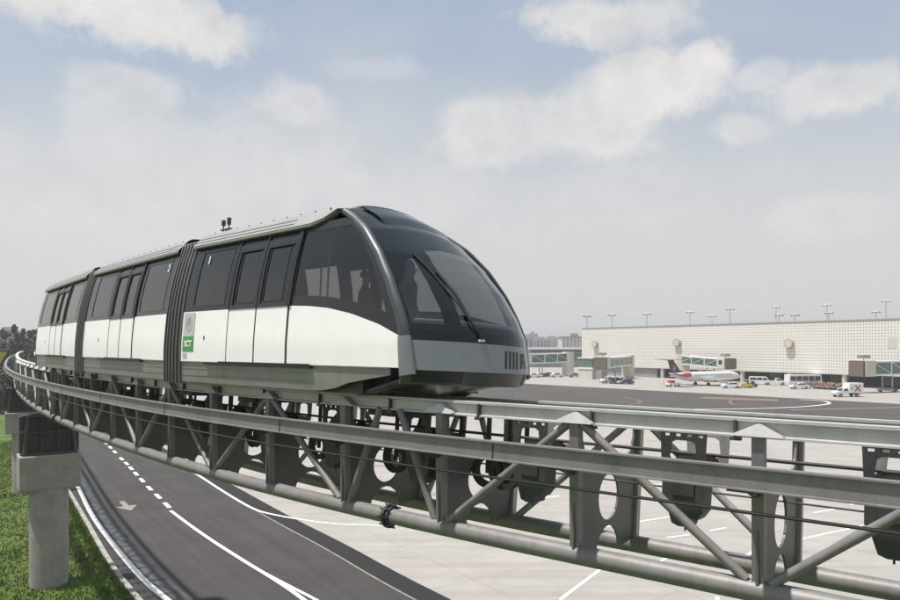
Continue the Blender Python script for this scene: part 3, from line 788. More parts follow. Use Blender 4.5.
def build_car(car, a, b_, door, label, front=False, glass='train_glass_dark', panes=()):
    """a..b_: body extent in s; door: (s0, s1, s2) leaf edges"""
    body = MB()
    xs = arange(a, b_-(.0 if not front else 0), .8)
    # structural floor, end walls
    fl = MB(); e = b_ if not front else -2.4
    fl.slab(lambda u, v, t: car.W(u, v*1.25, .40-t), arange(a, e, 1), [-1, 1], .12, False)
    bd = fl.build('car_body', 'interior', tr, world=True); bd['label'] = label
    mb = MB(); mb.slab(lambda u, v, t: car.W(u, v*1.02, 2.72+t), arange(a, b_ if not front else -3.3, 1), [-1, 1], .06, False)
    mb.build('ceiling', 'interior', bd, world=True)
    for sd_ in (1, -1):
        # lower panels and doors
        segs = [(a, door[0]), (door[2], b_)] if not front else [(a, door[0])]
        for p, q in segs: white_panel(car, sd_, p, q, bd)
        if front:
            mb = MB()
            def lf(u, v, t):
                h = .44
                x = door[2]
                for _ in range(6):
                    x = door[2]+u*(ringx(h)-door[2]); h = .44+v*(bound(x)-.44)
                return side(car, sd_, x, h, -t)
            mb.slab(lf, arange(0, 1, .05), arange(0, 1, .12), .03)
            mb.build('lower_panel', 'train_white', bd, world=True)
        # window band
        wb = MB(); H0, H1 = 1.41, 2.78
        lo, hi = 1.50, 2.62
        pl = [p for p in panes if not (front and p[0] > door[2]-.01)]
        xe = b_ if not front else door[2]
        band_piece(wb, car, sd_, a, xe, H0, lo); band_piece(wb, car, sd_, a, xe, hi, H1)
        cur = a
        for p, q in pl:
            band_piece(wb, car, sd_, cur, p, lo, hi); cur = q
        band_piece(wb, car, sd_, cur, xe, lo, hi)
        wbo = wb.build('window_band', 'train_black', bd, world=True)
        for p, q in pl:
            mb = MB(); mb.grid(lambda u, v: side(car, sd_, u, v, -.006), arange(p, q, .6), arange(lo, hi, .15))
            mb.build('window', glass if sd_ > 0 or not front else 'train_glass', bd, world=True)
            fr_ = MB()
            for (x0, x1, y0, y1) in ((p, q, lo, lo+.025), (p, q, hi-.03, hi), (p, p+.025, lo, hi), (q-.025, q, lo, hi)):
                band_piece(fr_, car, sd_, x0, x1, y0, y1, .006, .02)
            fr_.build('window_frame', 'train_black', wbo, world=True)
        # door leaves
        for p, q in ((door[0], door[1]), (door[1], door[2])):
            lf_ = white_panel(car, sd_, p+.012, q-.012, bd, 'door', .010, .44, 1.40)
            mb = MB()
            for (x0, x1, y0, y1) in ((p+.02, q-.02, 1.40, 1.47), (p+.02, q-.02, 2.50, 2.60), (p+.02, p+.10, 1.47, 2.5), (q-.10, q-.02, 1.47, 2.5)):
                band_piece(mb, car, sd_, x0, x1, y0, y1, .022, .02)
            mb.build('door_frame', 'train_dark', lf_, world=True)
            mb = MB(); band_piece(mb, car, sd_, p+.10, q-.10, 2.46, 2.50, .028, .02); mb.build('door_rail', 'seal', lf_, world=True)
        for k, x in enumerate(door):
            seam(car, sd_, x, .44, 1.41, bd, .028 if k else .012, .016)
            seam(car, sd_, x, 1.41, 2.76, bd, .05 if k < 2 else .11, .03)
        # sill, rubbing strip and skirt
        mb = MB(); band_piece(mb, car, sd_, door[0]-.75, door[2]+.72, .385, .43, .05, .09); band_piece(mb, car, sd_, door[0]-.25, door[2]+.66, .43, .455, .03, .05)
        mb.build('door_sill', 'seal', bd, world=True)
        sk = MB()
        x_e = b_ if not front else -1.95
        def skf(u, v, t):
            h0 = .04
            if front: h0 = lerp([-9, -3.75, -3.3, -2.85, -1.9], [.04, .04, .07, .20, .34], u)
            h = h0+v*(.43-h0)
            return side(car, sd_, u, h, -.02-t)
        sk.slab(skf, arange(a, x_e, .3), arange(0, 1, .25), .03)
        sko = sk.build('skirt', 'train_skirt', bd, world=True)
        mb = MB()
        for hh in (.30, .17):
            mb.slab(lambda u, v, t: side(car, sd_, u, hh+v, -.012-t), arange(a+.02, (x_e if not front else -3.9), .6), [0, .012], .02)
        mb.slab(lambda u, v, t: side(car, sd_, u, .425+v, .006-t), arange(a+.01, x_e, .6), [0, .018], .03)
        mb.build('skirt_ribs', 'steel_paint', sko, world=True)
        # small release handle
        mb = MB(); xh = door[0]-.85
        if sd_ > 0:
            mb.slab(lambda u, v, t: side(car, sd_, u, v, .008-t), [xh-.018, xh+.018], [.86, .93], .012); mb.build('release_handle', 'seal', bd, world=True)
    # roof
    rp = [(1.12, 2.735), (1.23, 2.745), (1.235, 2.765), (1.03, 3.00), (.98, 3.03), (.94, 3.05), (.6, 3.09), (0, 3.12)]
    rp = rp+[(-r, h) for r, h in rp[-2::-1]]
    re = b_ if not front else -3.62
    mb = MB()
    def rf(u, k):
        r, h = rp[int(k)]
        if front and u > -4.4: # swept lip
            f_ = (u+4.4)/.78
            if abs(r) > .9: h = h+(2.99-h)*.85*f_*f_; r = r*(1-.08*f_)
        return car.W(u, r, h)
    xs = arange(a-.05, re, .3)
    mb.grid(rf, xs, list(range(len(rp))), False)
    mb.grid(lambda u, k: rf(u, k)-(car.M.to_3x3() @ Vector((0, 0, .03))), xs, list(range(len(rp))), False)
    ro = mb.build('roof', 'train_roof', bd, world=True)
    mb = MB()
    for sg in (1, -1):
        for hh, rr in ((2.90, 1.117), (2.82, 1.187)):
            mb.hexa([car.W(x, sg*(rr+d), h) for h in (hh, hh+.012) for x, d in ((a, -.03), (re-(1.1 if front else .15), -.03), (re-(1.1 if front else .15), .006), (a, .006))])
    mb.build('roof_seams', 'train_skirt', ro, world=True)
    mb = MB()
    x = a+.3
    while x < re-.3:
        for sg in (1, -1): mb.tube(car.W(x, sg*.96, 3.02), car.W(x, sg*.96, 3.055), .015, 6)
        x += .42
    o_ = mb.build('roof_bolts', 'steel_dark', ro, world=True); o_['kind'] = 'stuff'
    # gutter shadow gap
    mb = MB()
    for sg in (1, -1): mb.slab(lambda u, v, t: side(car, sg, u, 2.70+v, .02-t), arange(a, re if not front else -4.3, 1), [0, .05], .04)
    mb.build('gutter_shade', 'seal', bd, world=True)
    # inner end wall(s)
    for x in ([a+.02] if front else [a+.02, b_-.02]):
        mb = MB(); pts = [(r, h) for h, r in zip(PH, PR) if .3 < h]; lo_ = [(-r, h) for r, h in pts]
        poly = [(q[0]*.97, q[1]) for q in pts]+[(q[0]*.97, q[1]) for q in lo_[::-1]]
        mb.prism([poly], lambda r, h, t: car.W(x+t, r, h), -.01, .01); mb.build('end_wall', 'train_dark', bd, world=True)
    # running gear
    for cx in (a+1.0, (b_-1.0) if not front else -3.1):
        bg_ = MB()
        bg_.hexa([car.W(cx+x, r, h) for h in (.08, .30) for x, r in ((-.75, -1.0), (.75, -1.0), (.75, 1.0), (-.75, 1.0))])
        bg_.hexa([car.W(cx+x, r, h) for h in (-.32, .08) for x, r in ((-.3, -.5), (.3, -.5), (.3, .5), (-.3, .5))])
        bo = bg_.build('bogie', 'steel_dark', bd, world=True)
        for x in (-.5, .5):
            for sg in (1, -1):
                mb = MB(); mb.tube(car.W(cx+x, sg*.76, .21), car.W(cx+x, sg*.92, .21), .195, 20); mb.build('wheel', 'rubber', bo, world=True)
    for sg in (1, -1):
        mb = MB(); mb.hexa([car.W(x, r, h) for h in (.03, .36) for x, r in ((a+.1, sg*1.1-.12), ((b_ if not front else -2.6)-.1, sg*1.1-.12), ((b_ if not front else -2.6)-.1, sg*1.1+.12), (a+.1, sg*1.1+.12))])
        mb.build('equipment_case', 'steel_dark', bd, world=True)
    # seats along the inside
    for sg in (1, -1):
        mb = MB()
        for p, q in ((a+.25, door[0]-.25), (door[2]+.3, (b_-.25) if not front else -2.6)):
            if q > p: mb.hexa([car.W(x, sg*r, h) for h in (.72, .86) for x, r in ((p, .85), (q, .85), (q, 1.28), (p, 1.28))])
        mb.build('bench', 'cloth_grey', bd, world=True)
    for x in (door[0], door[2]):
        for r in (.62, -.62):
            mb = MB(); mb.tube(car.W(x, r, .4), car.W(x, r, 2.7), .018, 8); mb.build('grab_pole', 'steel_light', bd, world=True)
    return bd
bd1 = build_car(CAR1, -8.1, -2.4, (-6.35, -5.43, -4.46), 'front carriage with the sloping black glass nose', True, 'train_glass_dark',
                panes=((-7.75, -6.55), (-6.2, -5.55), (-5.3, -4.68)))
bd2 = build_car(CAR2, -15.15, -8.9, (-12.85, -11.95, -11.0), 'middle carriage', False, 'train_glass_dark', panes=((-14.6, -13.1), (-12.72, -12.08), (-11.82, -11.2), (-10.75, -9.2)))
bd3 = build_car(CAR3, -22.9, -15.95, (-20.2, -19.2, -18.15), 'rear carriage', False, 'train_glass_dark', panes=((-22.5, -20.5), (-20.05, -19.35), (-19.05, -18.3), (-17.9, -16.3)))

# front side windows with the boundary curve and the A-pillar ring
for sg in (1, -1):
    x0 = -4.46
    def fw(u, v, t, x0=x0):
        h = 1.41; x = x0
        for _ in range(8):
            hb = bound(x); x = x0+u*(ringx(h)-x0); hb = bound(x); h = hb+v*(2.78-hb)
        return side(CAR1, sg, x, h, -t)
    mb = MB(); us = arange(0, 1, .04); vv = arange(0, 1, .06)
    mb.slab(fw, [u for u in us if u < .065], vv, .03)
    mb.slab(fw, [u for u in us if u > .9], vv, .03)
    mid_u = [u for u in us if .03 < u < .93]
    mb.slab(fw, mid_u, [0, .06, .12], .03); mb.slab(fw, mid_u, [.9, .95, 1.0], .03)
    wb = mb.build('front_window_band', 'train_dark', bd1, world=True)
    mb = MB(); mb.grid(lambda u, v: fw(u, v, .008), mid_u, [v for v in vv if .1 < v < .93]+[.93])
    mb.build('front_side_window', 'train_glass', bd1, world=True)

# nose surface
def bulge(h): return lerp([.28, 1.3, 1.9, 2.4, 2.78, 2.93], [.66, .58, .42, .24, .10, .02], h)
def crown(h): return lerp([.28, 1.2, 2.0, 2.5, 2.93], [0, 0, .04, .12, .17], h)
def nose(j, h, d=0):
    """j: -1..1 across, h: height of the ring level"""
    r = prof(h)*j; rc = max(0, 1-abs(j)**2.3)
    s_ = ringx(h)+bulge(h)*rc
    dx = .8; L_ = 1
    return CAR1.W(s_+d*.75, r+d*.3*j, h+crown(h)*(1-j*j)+d*.4*max(0, (h-1.0)/2))
def jr(r, h): return r/prof(h)
mb = MB(); NH = arange(.82, 2.93, .07); NJ = arange(-1, 1, .05)
# glazing openings: a big central windscreen and a three-cornered window on each side
def in_ws(j, h):
    r = j*1.4
    return abs(r) < .66-.10*(h-1.1) and 1.06 < h < 2.22
def in_tri(j, h):
    r = abs(j)*1.4
    return .88 < r < 1.27 and 1.06 < h < 2.03-.85*max(0, r-1.0)/.27*.5
def nose_patch(mb, hs, js, test, d=0):
    vs = {}; V = []
    def idx(a, b_):
        if (a, b_) not in vs: vs[(a, b_)] = len(V); V.append(nose(js[b_], hs[a], d))
        return vs[(a, b_)]
    f_ = []
    for a in range(len(hs)-1):
        for b_ in range(len(js)-1):
            if test((js[b_]+js[b_+1])/2, (hs[a]+hs[a+1])/2): f_.append((idx(a, b_), idx(a+1, b_), idx(a+1, b_+1), idx(a, b_+1)))
    mb.add(V, f_, True)
FH = arange(.82, 2.93, .0176); FJ = arange(-1, 1, .01)
nose_patch(mb, FH, FJ, lambda j, h: not in_ws(j, h) and not in_tri(j, h))
nose_o = mb.build('nose_shell', 'nose_black', bd1, world=True)
mb = MB(); nose_patch(mb, FH, FJ, in_ws, -.004); mb.build('windscreen', 'wind_glass', bd1, world=True)
for sg in (1, -1):
    mb = MB(); nose_patch(mb, FH, FJ, lambda j, h: in_tri(j, h) and j*sg > 0, -.004); mb.build('corner_window', 'wind_glass', bd1, world=True)
# silver band
mb = MB()
bh = arange(.42, .83, .08)
def bandp(j, h, t):
    return nose(j, h, .012-t)
mb.slab(lambda j, h, t: bandp(j, h, t), arange(-1, 1, .04), bh, .04)
band = mb.build('front_band', 'train_silver', bd1, world=True)
# chin
mb = MB()
def chin(j, v, t):
    h = .42-.20*v; drop = 1-.35*v
    p = nose(j, .42, -.03-.10*v-t); q = CAR1.W(0, 0, 0); up = CAR1.M.to_3x3() @ Vector((0, 0, 1))
    return p-up*(.20*v)
mb.slab(chin, arange(-1, 1, .05), arange(0, 1, .25), .05)
ch_o = mb.build('chin', 'chin_grey', bd1, world=True)
mb = MB()
def hullp(j, v, t):
    h = .42; r = prof(h)*j
    s_ = ringx(h)+bulge(h)*max(0, 1-abs(j)**2.3)-.12
    s_ = -2.9+(s_+2.9)*(1-v)+(-.0)*v
    return CAR1.W(s_, r*(.93-.1*v), .30-.26*v-t)
mb.slab(hullp, arange(-1, 1, .1), arange(0, 1, .25), .04)
mb.build('nose_underside', 'train_dark', bd1, world=True)
# dark recess at both chin corners, its shade put in as black patches
for sg in (1, -1):
    mb = MB(); mb.slab(lambda j, v, t: chin(sg*j, v, t-.012), arange(.50, .93, .05), [.02, .5, .85], .01)
    mb.build('chin_recess_shade', 'seal', ch_o, world=True)
# pillar ring
for sg in (1, -1):
    def pillar(h0, h1, w0, w1, mt, name):
        mb = MB(); rings = []
        for h in arange(h0, h1, .07):
            k = (h-h0)/(h1-h0); w_ = w0+(w1-w0)*k
            x = ringx(h); r = prof(h); n = 12; ring = []
            slope = (ringx(h+.03)-ringx(h-.03))/.06
            tn = Vector((slope, 0, 1)).normalized(); nx = Vector((tn.z, 0, -tn.x))     # across, in side plane
            for q in range(n):
                t = 2*math.pi*q/n
                ca, cb = math.cos(t)*w_, math.sin(t)*.045
                ring.append(CAR1.W(x+nx.x*ca+.02, sg*(r-.02+cb+(0 if ca < 0 else -ca*.55)), h+nx.z*ca))
            rings.append(ring)
        mb.loft(rings, True, True); return mb.build(name, mt, bd1, world=True)
    pillar(.86, 2.90, .085, .06, 'pillar_grey', 'corner_pillar')
    pillar(.34, .88, .13, .10, 'train_silver', 'corner_post')
# roof hatch cap above the nose
mb = MB()
mb.slab(lambda h, j, t: nose(j, h, .05*min(1, (h-2.60)/.12)-t*.6), arange(2.60, 2.93, .03), arange(-.62, .62, .06), .03)
mb.slab(lambda x, j, t: CAR1.W(x, 1.13*j*.9, 3.13+.035*(1-((x+3.85)/.45)**2)-.15*j*j-t), arange(-4.3, -3.55, .12), arange(-.62, .62, .08), .05)
mb.build('roof_fairing', 'nose_black', bd1, world=True)
# wiper, marker lamp, dash rail
mb = MB()
mb.path([nose(jr(.40, .93), .93, .03), nose(jr(.48, 1.05), 1.05, .06), nose(jr(.58, 1.35), 1.35, .05), nose(jr(.72, 1.95), 1.95, .04), nose(jr(.78, 2.1), 2.1, .03)], .017, 6)
mb.path([nose(jr(.50, 1.15), 1.15, .05), nose(jr(.52, 1.5), 1.5, .035), nose(jr(.60, 1.85), 1.85, .03)], .022, 6)
mb.tube(nose(jr(.40, .93), .93, -.01), nose(jr(.40, .93), .93, .05), .04, 10)
mb.build('wiper', 'seal', nose_o, world=True)
mb = MB(); mb.path([nose(jr(r, .87), .87, .012) for r in (.34, .39, .44)], .02, 8); mb.build('marker_lamp', 'lamp_white', nose_o, world=True)
mb = MB(); mb.path([nose(jr(r, 1.12), 1.12, -.10) for r in arange(-1.15, 1.2, .1)], .03, 6); mb.build('dash_rail', 'steel_light', bd1, world=True)
mb = MB(); mb.slab(lambda j, v, t: nose(j, 1.0, -.2-.35*v-t*0)+(CAR1.M.to_3x3() @ Vector((0, 0, -t))), arange(-.9, .9, .1), [0, 1], .25); mb.build('dashboard', 'interior', bd1, world=True)
# logo: four slashes and a cut letter shape, dark on the silver band
def lg(x, y): # x to the right along the band, y up, metres
    r = -.02-x; h = .62+y
    return nose(jr(r, h), h, .020)
mb = MB()
for i in range(4):
    x = i*.10; mb.add([lg(x, -.13), lg(x+.045, -.13), lg(x+.115, .13), lg(x+.07, .13)], [(0, 1, 2, 3)])
x = .45
mb.add([lg(x, -.115), lg(x+.06, -.115), lg(x+.13, .115), lg(x+.05, .115)], [(0, 1, 2, 3)])
mb.add([lg(x+.05, .115), lg(x+.20, .115), lg(x+.20, .075), lg(x+.06, .075)], [(0, 1, 2, 3)])
mb.add([lg(x+.15, .115), lg(x+.20, .115), lg(x+.20, -.115), lg(x+.15, -.115)], [(0, 1, 2, 3)])
mb.add([lg(x+.07, .0), lg(x+.17, .0), lg(x+.17, -.04), lg(x+.06, -.04)], [(0, 1, 2, 3)])
mb.build('operator_logo', 'seal', band, world=True)
# bellows
for cA, cB, a, b_ in ((CAR2, CAR1, -8.95, -8.05), (CAR3, CAR2, -16.0, -15.1)):
    pr = [(prof(max(.02, h))+.0, h) for h in arange(.0, 2.86, .18)]+[(.98, 2.92), (.5, 3.02), (0, 3.05)]
    full = pr+[(-r, h) for r, h in pr[-2::-1]]
    rings = []; ribs = MB(); n = 6
    for i in range(n*2+1):
        u = i/(n*2); k = .0 if i % 2 == 0 else .05
        s_ = a+(b_-a)*u
        def P(r, h, d):
            q = Vector((r, h)); rr = r*(1+d/1.3)
            A_ = cA.W(s_, rr, h+(d*.6 if h > 2.7 else 0)); B_ = cB.W(s_, rr, h+(d*.6 if h > 2.7 else 0)); return A_*(1-u)+B_*u
        rings.append([P(r, h, -.05+k) for r, h in full])
        if i % 2: ribs.path([P(r, h, .012) for r, h in full], .012, 6)
    mb = MB(); mb.loft(rings, False, False)
    bo = mb.build('bellows', 'bellows', tr, world=True); ribs.build('bellows_rib', 'bellows_rib', bo, world=True)
# stickers on the first carriage
def st(x, y, d=.006): return side(CAR1, 1, x, y, d)
def rect(x0, x1, y0, y1, m, name, d=.006, parent=bd1):
    mb = MB(); mb.grid(lambda u, v: st(u, v, d), [x0, x1], arange(y0, y1, .1)); return mb.build(name, m, parent, world=True)
g_ = rect(-8.04, -7.60, .93, 1.39, 'emblem_grey', 'crest_panel')
mb = MB()
mb.grid(lambda t, q: st(-7.82+q*.13*math.cos(t), 1.16+q*.15*math.sin(t), .009), arange(0, 2*math.pi, .3), [.78, .92])
for k in range(5):
    mb.grid(lambda t, q: st(-7.82+(.02+.018*k)*math.cos(t)*1.2+q*.008, 1.17+(.02+.02*k)*math.sin(t)+q*.008, .009), arange(.4+k*.3, 3.6+k*.25, .3), [0, 1])
mb.grid(lambda t, q: st(-7.82+q*.045*math.cos(t), 1.20+q*.075*math.sin(t), .009), arange(0, 2*math.pi, .5), [0.05, 1])
mb.build('crest', 'emblem_dark', g_, world=True)
g2 = rect(-8.04, -7.60, .63, .93, 'green_sign', 'green_panel')
text_on(lambda x, y: st(-7.81+x, .78+y, .011), 'SCT', .165, 'white_paint', g2, bold=.008)
g3 = rect(-8.02, -7.86, .50, .60, 'emblem_grey', 'small_notice')
text_on(lambda x, y: st(-7.45+x, 2.42+y, .012), '1', .22, 'white_paint', bd1, 'carriage_number', .006)
text_on(lambda x, y: side(CAR2, 1, -9.35+x, 2.42+y, .012), '2', .22, 'white_paint', bd2, 'carriage_number', .006)
# roof aerial
mb = MB()
for dx, hh in ((-.12, .10), (.10, .13)):
    mb.tube(CAR1.W(-8.0+dx, .62, 3.08), CAR1.W(-8.0+dx, .62, 3.36), .014, 6); mb.tube(CAR1.W(-8.0+dx, .62, 3.30), CAR1.W(-8.0+dx, .62, 3.31+hh), .045, 8)
mb.hexa([CAR1.W(-8.0+x, r, h) for h in (3.2, 3.22) for x, r in ((-.2, .59), (.2, .59), (.2, .65), (-.2, .65))])
mb.build('roof_aerial', 'steel_dark', bd1, world=True)
# tail end of the last carriage
mb = MB()
poly = [(r*1.0, h) for h, r in zip(PH, PR)]; poly = poly+[(.9, 3.03), (0, 3.1), (-.9, 3.03)]+[(-r, h) for r, h in poly[::-1]]
mb.prism([poly], lambda r, h, t: CAR3.W(-22.9+t, r, h), -.10, 0.0); mb.build('tail_wall', 'train_dark', bd3, world=True)
mb = MB(); mb.tube(CAR3.W(-23.0, 1.25, 1.62), CAR3.W(-23.35, 1.25, 1.62), .03, 8); mb.build('tail_mirror', 'seal', bd3, world=True)

# ------------------------------------------------------------------ people inside the train
def skin_body(name, joints, edges, label, cat, M_, clothes):
    """one continuous skinned body; joints name -> (x, y, z, radius)"""
    me = bpy.data.meshes.new(name); keys = list(joints)
    me.from_pydata([joints[k][:3] for k in keys], [(keys.index(a), keys.index(b_)) for a, b_ in edges], [])
    o = bpy.data.objects.new(name, me); sc.collection.objects.link(o)
    o.modifiers.new('skin', 'SKIN'); me.skin_vertices.new() if not me.skin_vertices else None
    for i, k in enumerate(keys):
        r = joints[k][3]; me.skin_vertices[0].data[i].radius = (r, r)
        me.skin_vertices[0].data[i].use_root = (k == 'pelvis')
    sb = o.modifiers.new('sub', 'SUBSURF'); sb.levels = 1; sb.render_levels = 1
    bpy.context.view_layer.update()
    m2 = bpy.data.meshes.new_from_object(o.evaluated_get(bpy.context.evaluated_depsgraph_get()))
    bpy.data.objects.remove(o)
    p = bpy.data.objects.new(name, m2); sc.collection.objects.link(p); p.matrix_basis = M_; WM[p.name] = M_.copy()
    m2.materials.clear(); m2.materials.append(M['skin']); m2.materials.append(M[clothes])
    for f in m2.polygons:
        f.use_smooth = True; z = f.center.z; x = abs(f.center.y)
        f.material_index = 1 if z < 1.44 and not (z < 1.0 and x > .24) else 0
    tag(p, label, cat)
    return p
def make_person(label, M_, clothes):
    J = {'pelvis': (0, 0, .95, .14), 'waist': (0, 0, 1.1, .125), 'chest': (0, 0, 1.3, .15), 'neckb': (0, 0, 1.45, .075), 'neck': (0, 0, 1.5, .055), 'head': (.015, 0, 1.58, .085), 'crown': (.01, 0, 1.69, .08)}
    E_ = [('pelvis', 'waist'), ('waist', 'chest'), ('chest', 'neckb'), ('neckb', 'neck'), ('neck', 'head'), ('head', 'crown')]
    for sg, n in ((1, 'l'), (-1, 'r')):
        J.update({n+'sh': (0, .19*sg, 1.40, .062), n+'el': (-.02, .25*sg, 1.12, .045), n+'wr': (.06, .27*sg, .88, .03), n+'palm': (.08, .27*sg, .82, .034),
                  n+'hip': (0, .10*sg, .88, .095), n+'kn': (.02, .11*sg, .48, .06), n+'an': (0, .11*sg, .09, .042), n+'toe': (.15, .12*sg, .04, .035)})
        E_ += [('chest', n+'sh'), (n+'sh', n+'el'), (n+'el', n+'wr'), (n+'wr', n+'palm'), ('pelvis', n+'hip'), (n+'hip', n+'kn'), (n+'kn', n+'an'), (n+'an', n+'toe')]
        for k in range(4):
            d = (-.024+.016*k); J['%sf%d' % (n, k)] = (.085+d, .272*sg, .76, .009); J['%sg%d' % (n, k)] = (.09+d, .262*sg, .735, .008)
            E_ += [(n+'palm', '%sf%d' % (n, k)), ('%sf%d' % (n, k), '%sg%d' % (n, k))]
        J[n+'th'] = (.125, .255*sg, .79, .010); E_.append((n+'palm', n+'th'))
    p = skin_body('person', J, E_, label, 'person', M_, clothes)
    mb = MB()   # hair cap
    for i in range(6):
        pass
    rings = []
    for i in range(7):
        a = -.15+i*(math.pi/2+.1)/6; rings.append([(-.005+.086*math.cos(a)*math.cos(t)-.014, .088*math.cos(a)*math.sin(t), 1.655+.125*math.sin(a)) for t in [2*math.pi*k/14 for k in range(14)]])
    mb.loft(rings); mb.build('hair', 'hair', p)
    mb = MB()
    mb.tube((.095, 0, 1.62), (.125, 0, 1.60), .012, 6, .016)
    for sg in (1, -1): mb.tube((0, .085*sg, 1.62), (0, .10*sg, 1.62), .022, 8)
    mb.build('nose_and_ears', 'skin', p)
    mb = MB()
    for sg in (1, -1): mb.tube((.085, .032*sg, 1.635), (.094, .032*sg, 1.635), .009, 6)
    mb.tube((.088, -.022, 1.565), (.088, .022, 1.565), .006, 5)
    mb.build('eyes_and_mouth', 'hair', p)
    return p
FL = .40
def on_floor(s_, r, rz): return CAR1.M @ Matrix.Translation((s_+7.4, -r, FL)) @ Matrix.Rotation(rz, 4, 'Z')
make_person('passenger in dark clothes standing close behind the windscreen of the train', on_floor(-2.75, .30, .4), 'cloth_dark')
make_person('passenger standing farther inside the train behind the large front side window', on_floor(-4.2, .0, 1.2), 'cloth_grey')

# ------------------------------------------------------------------ terminal building
fa = math.atan2(FD.y, FD.x)
FL_ = (FB-FA).length
def fpt(a, d=0, z=0):    # a along facade from its left end, d outward towards the camera side
    nrm = Vector((FD.y, -FD.x, 0)); 
    return FA+FD*a+nrm*d+Vector((0, 0, z))
if (Vector((0, 0, 0))-FA).dot(Vector((FD.y, -FD.x, 0))) < 0: pass
tb = empty('terminal_building', 'long cream terminal building with a wall of small square openings over an open ground floor', 'building', loc=FA, rz=fa)
# local: x along the facade, y inward (away from camera) is +y
Ztop, Zbot = 16.15, 3.0
LEN = 190
b_ = MB(); b_.box(0, LEN, 0, 1.2, Zbot, Ztop); b_.build('facade', 'facade_panels', tb)
b_ = MB(); b_.box(.3, LEN, 1.2, 60, 3.6, Ztop-.8); b_.build('upper_storey', 'wall_cream', tb)
b_ = MB(); b_.box(0, LEN, -.15, 1.4, Ztop, Ztop+.22); b_.build('coping', 'kerb', tb)
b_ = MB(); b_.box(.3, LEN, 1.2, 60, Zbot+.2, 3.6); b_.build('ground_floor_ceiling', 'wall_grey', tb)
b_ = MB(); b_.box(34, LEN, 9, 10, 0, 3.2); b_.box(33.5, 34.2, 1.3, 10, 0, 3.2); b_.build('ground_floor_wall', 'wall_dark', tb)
b_ = MB(); b_.box(.2, 33.5, .6, 10, 0, 3.0); b_.build('plinth_wall', 'wall_grey', tb)
for i in range(12):
    x = 35.7+14.1*i
    if x > LEN-3: break
    b_ = MB(); b_.tube((x, .8, 0), (x, .8, 3.1), .62, 16); b_.build('column', 'wall_cream', tb)
for x0_, x1_ in ((40, 44), (52, 58), (67, 70), (84, 89), (97, 104)):
    b_ = MB(); b_.box(x0_, x1_, 8.85, 8.98, .3, 2.5); b_.build('service_door', 'wall_grey', tb)
def fa_u(u):   # facade coordinate seen on the bearing u
    t = (u-450)/700; return (FA.x-FA.y*t)/(FD.y*t-FD.x)
for i, (u, z, m) in enumerate([(596, 10.6, 'kerb'), (678, 11.0, 'stone_drum'), (790, 10.6, 'stone_drum')]):
    a = fa_u(u); b_ = MB(); b_.tube((a, -.9, z), (a, 0, z), 1.25, 24)
    d = b_.build('wall_drum', m, tb)
    b_ = MB(); b_.tube((a, -.93, z), (a, -.9, z), 1.0, 24); b_.build('drum_face', 'wall_cream', d)
a = fa_u(892); b_ = MB(); b_.box(a-1, a+1, -.05, 0, 9.6, 12); b_.build('plain_panel', 'wall_cream', tb)
# floodlight masts behind the facade
masts = [(587, 316, 260), (612, 315, 262), (647, 314, 262), (690, 312, 240), (712, 316, 262), (730, 309, 205), (776, 307, 215), (779, 315, 262), (795, 315, 262), (827, 305, 200), (829, 313, 262), (876, 312, 262), (886, 301, 190)]
def mast_at(u, v, Y, label):
    p = Vector(((u-450)/700*Y, Y, 0)); h = CZ+(346-v)*Y/700
    k = Y/235
    rt = empty('floodlight_mast', label, 'light mast', loc=p, group='floodlight masts rising behind the terminal roof')
    b_ = MB(); b_.tube((0, 0, 0), (0, 0, h), .16*k, 8, .09*k); b_.build('mast', 'steel_galv', rt)
    b_ = MB(); b_.lathe([(h-.1*k, .4*k), (h, 1.5*k), (h+.18*k, 1.5*k), (h+.3*k, .5*k)], lambda x, y, z: (y, z, x), 18); cr = b_.build('lamp_crown', 'lamp_white', rt)
    for i in range(6):
        b_ = MB(); t = i*math.pi/3; x, y = 1.2*k*math.cos(t), 1.2*k*math.sin(t)
        b_.box(x-.22*k, x+.22*k, y-.22*k, y+.22*k, h-.35*k, h); b_.build('lamp', 'steel_galv', cr)
    return rt
wrd = ['leftmost of the roof floodlights, above the left corner of the terminal', 'second floodlight from the left above the terminal roof', 'third floodlight from the left above the terminal roof', 'floodlight above the roof behind the aircraft tail', 'low floodlight just right of the aircraft tail above the roof',
       'tall floodlight above the roof over the aircraft nose', 'tall floodlight above the roof near the right hand wall drum', 'low floodlight directly under the tall one near the wall drum', 'low floodlight right of the wall drum above the roof', 'tall floodlight with a low one under it right of the wall drum',
       'low floodlight under the tall one right of the wall drum', 'low floodlight left of the tallest mast at the far right', 'tallest and rightmost floodlight at the right edge of the photo']
for (u, v, Y), l in zip(masts, wrd): mast_at(u, v, Y, l)

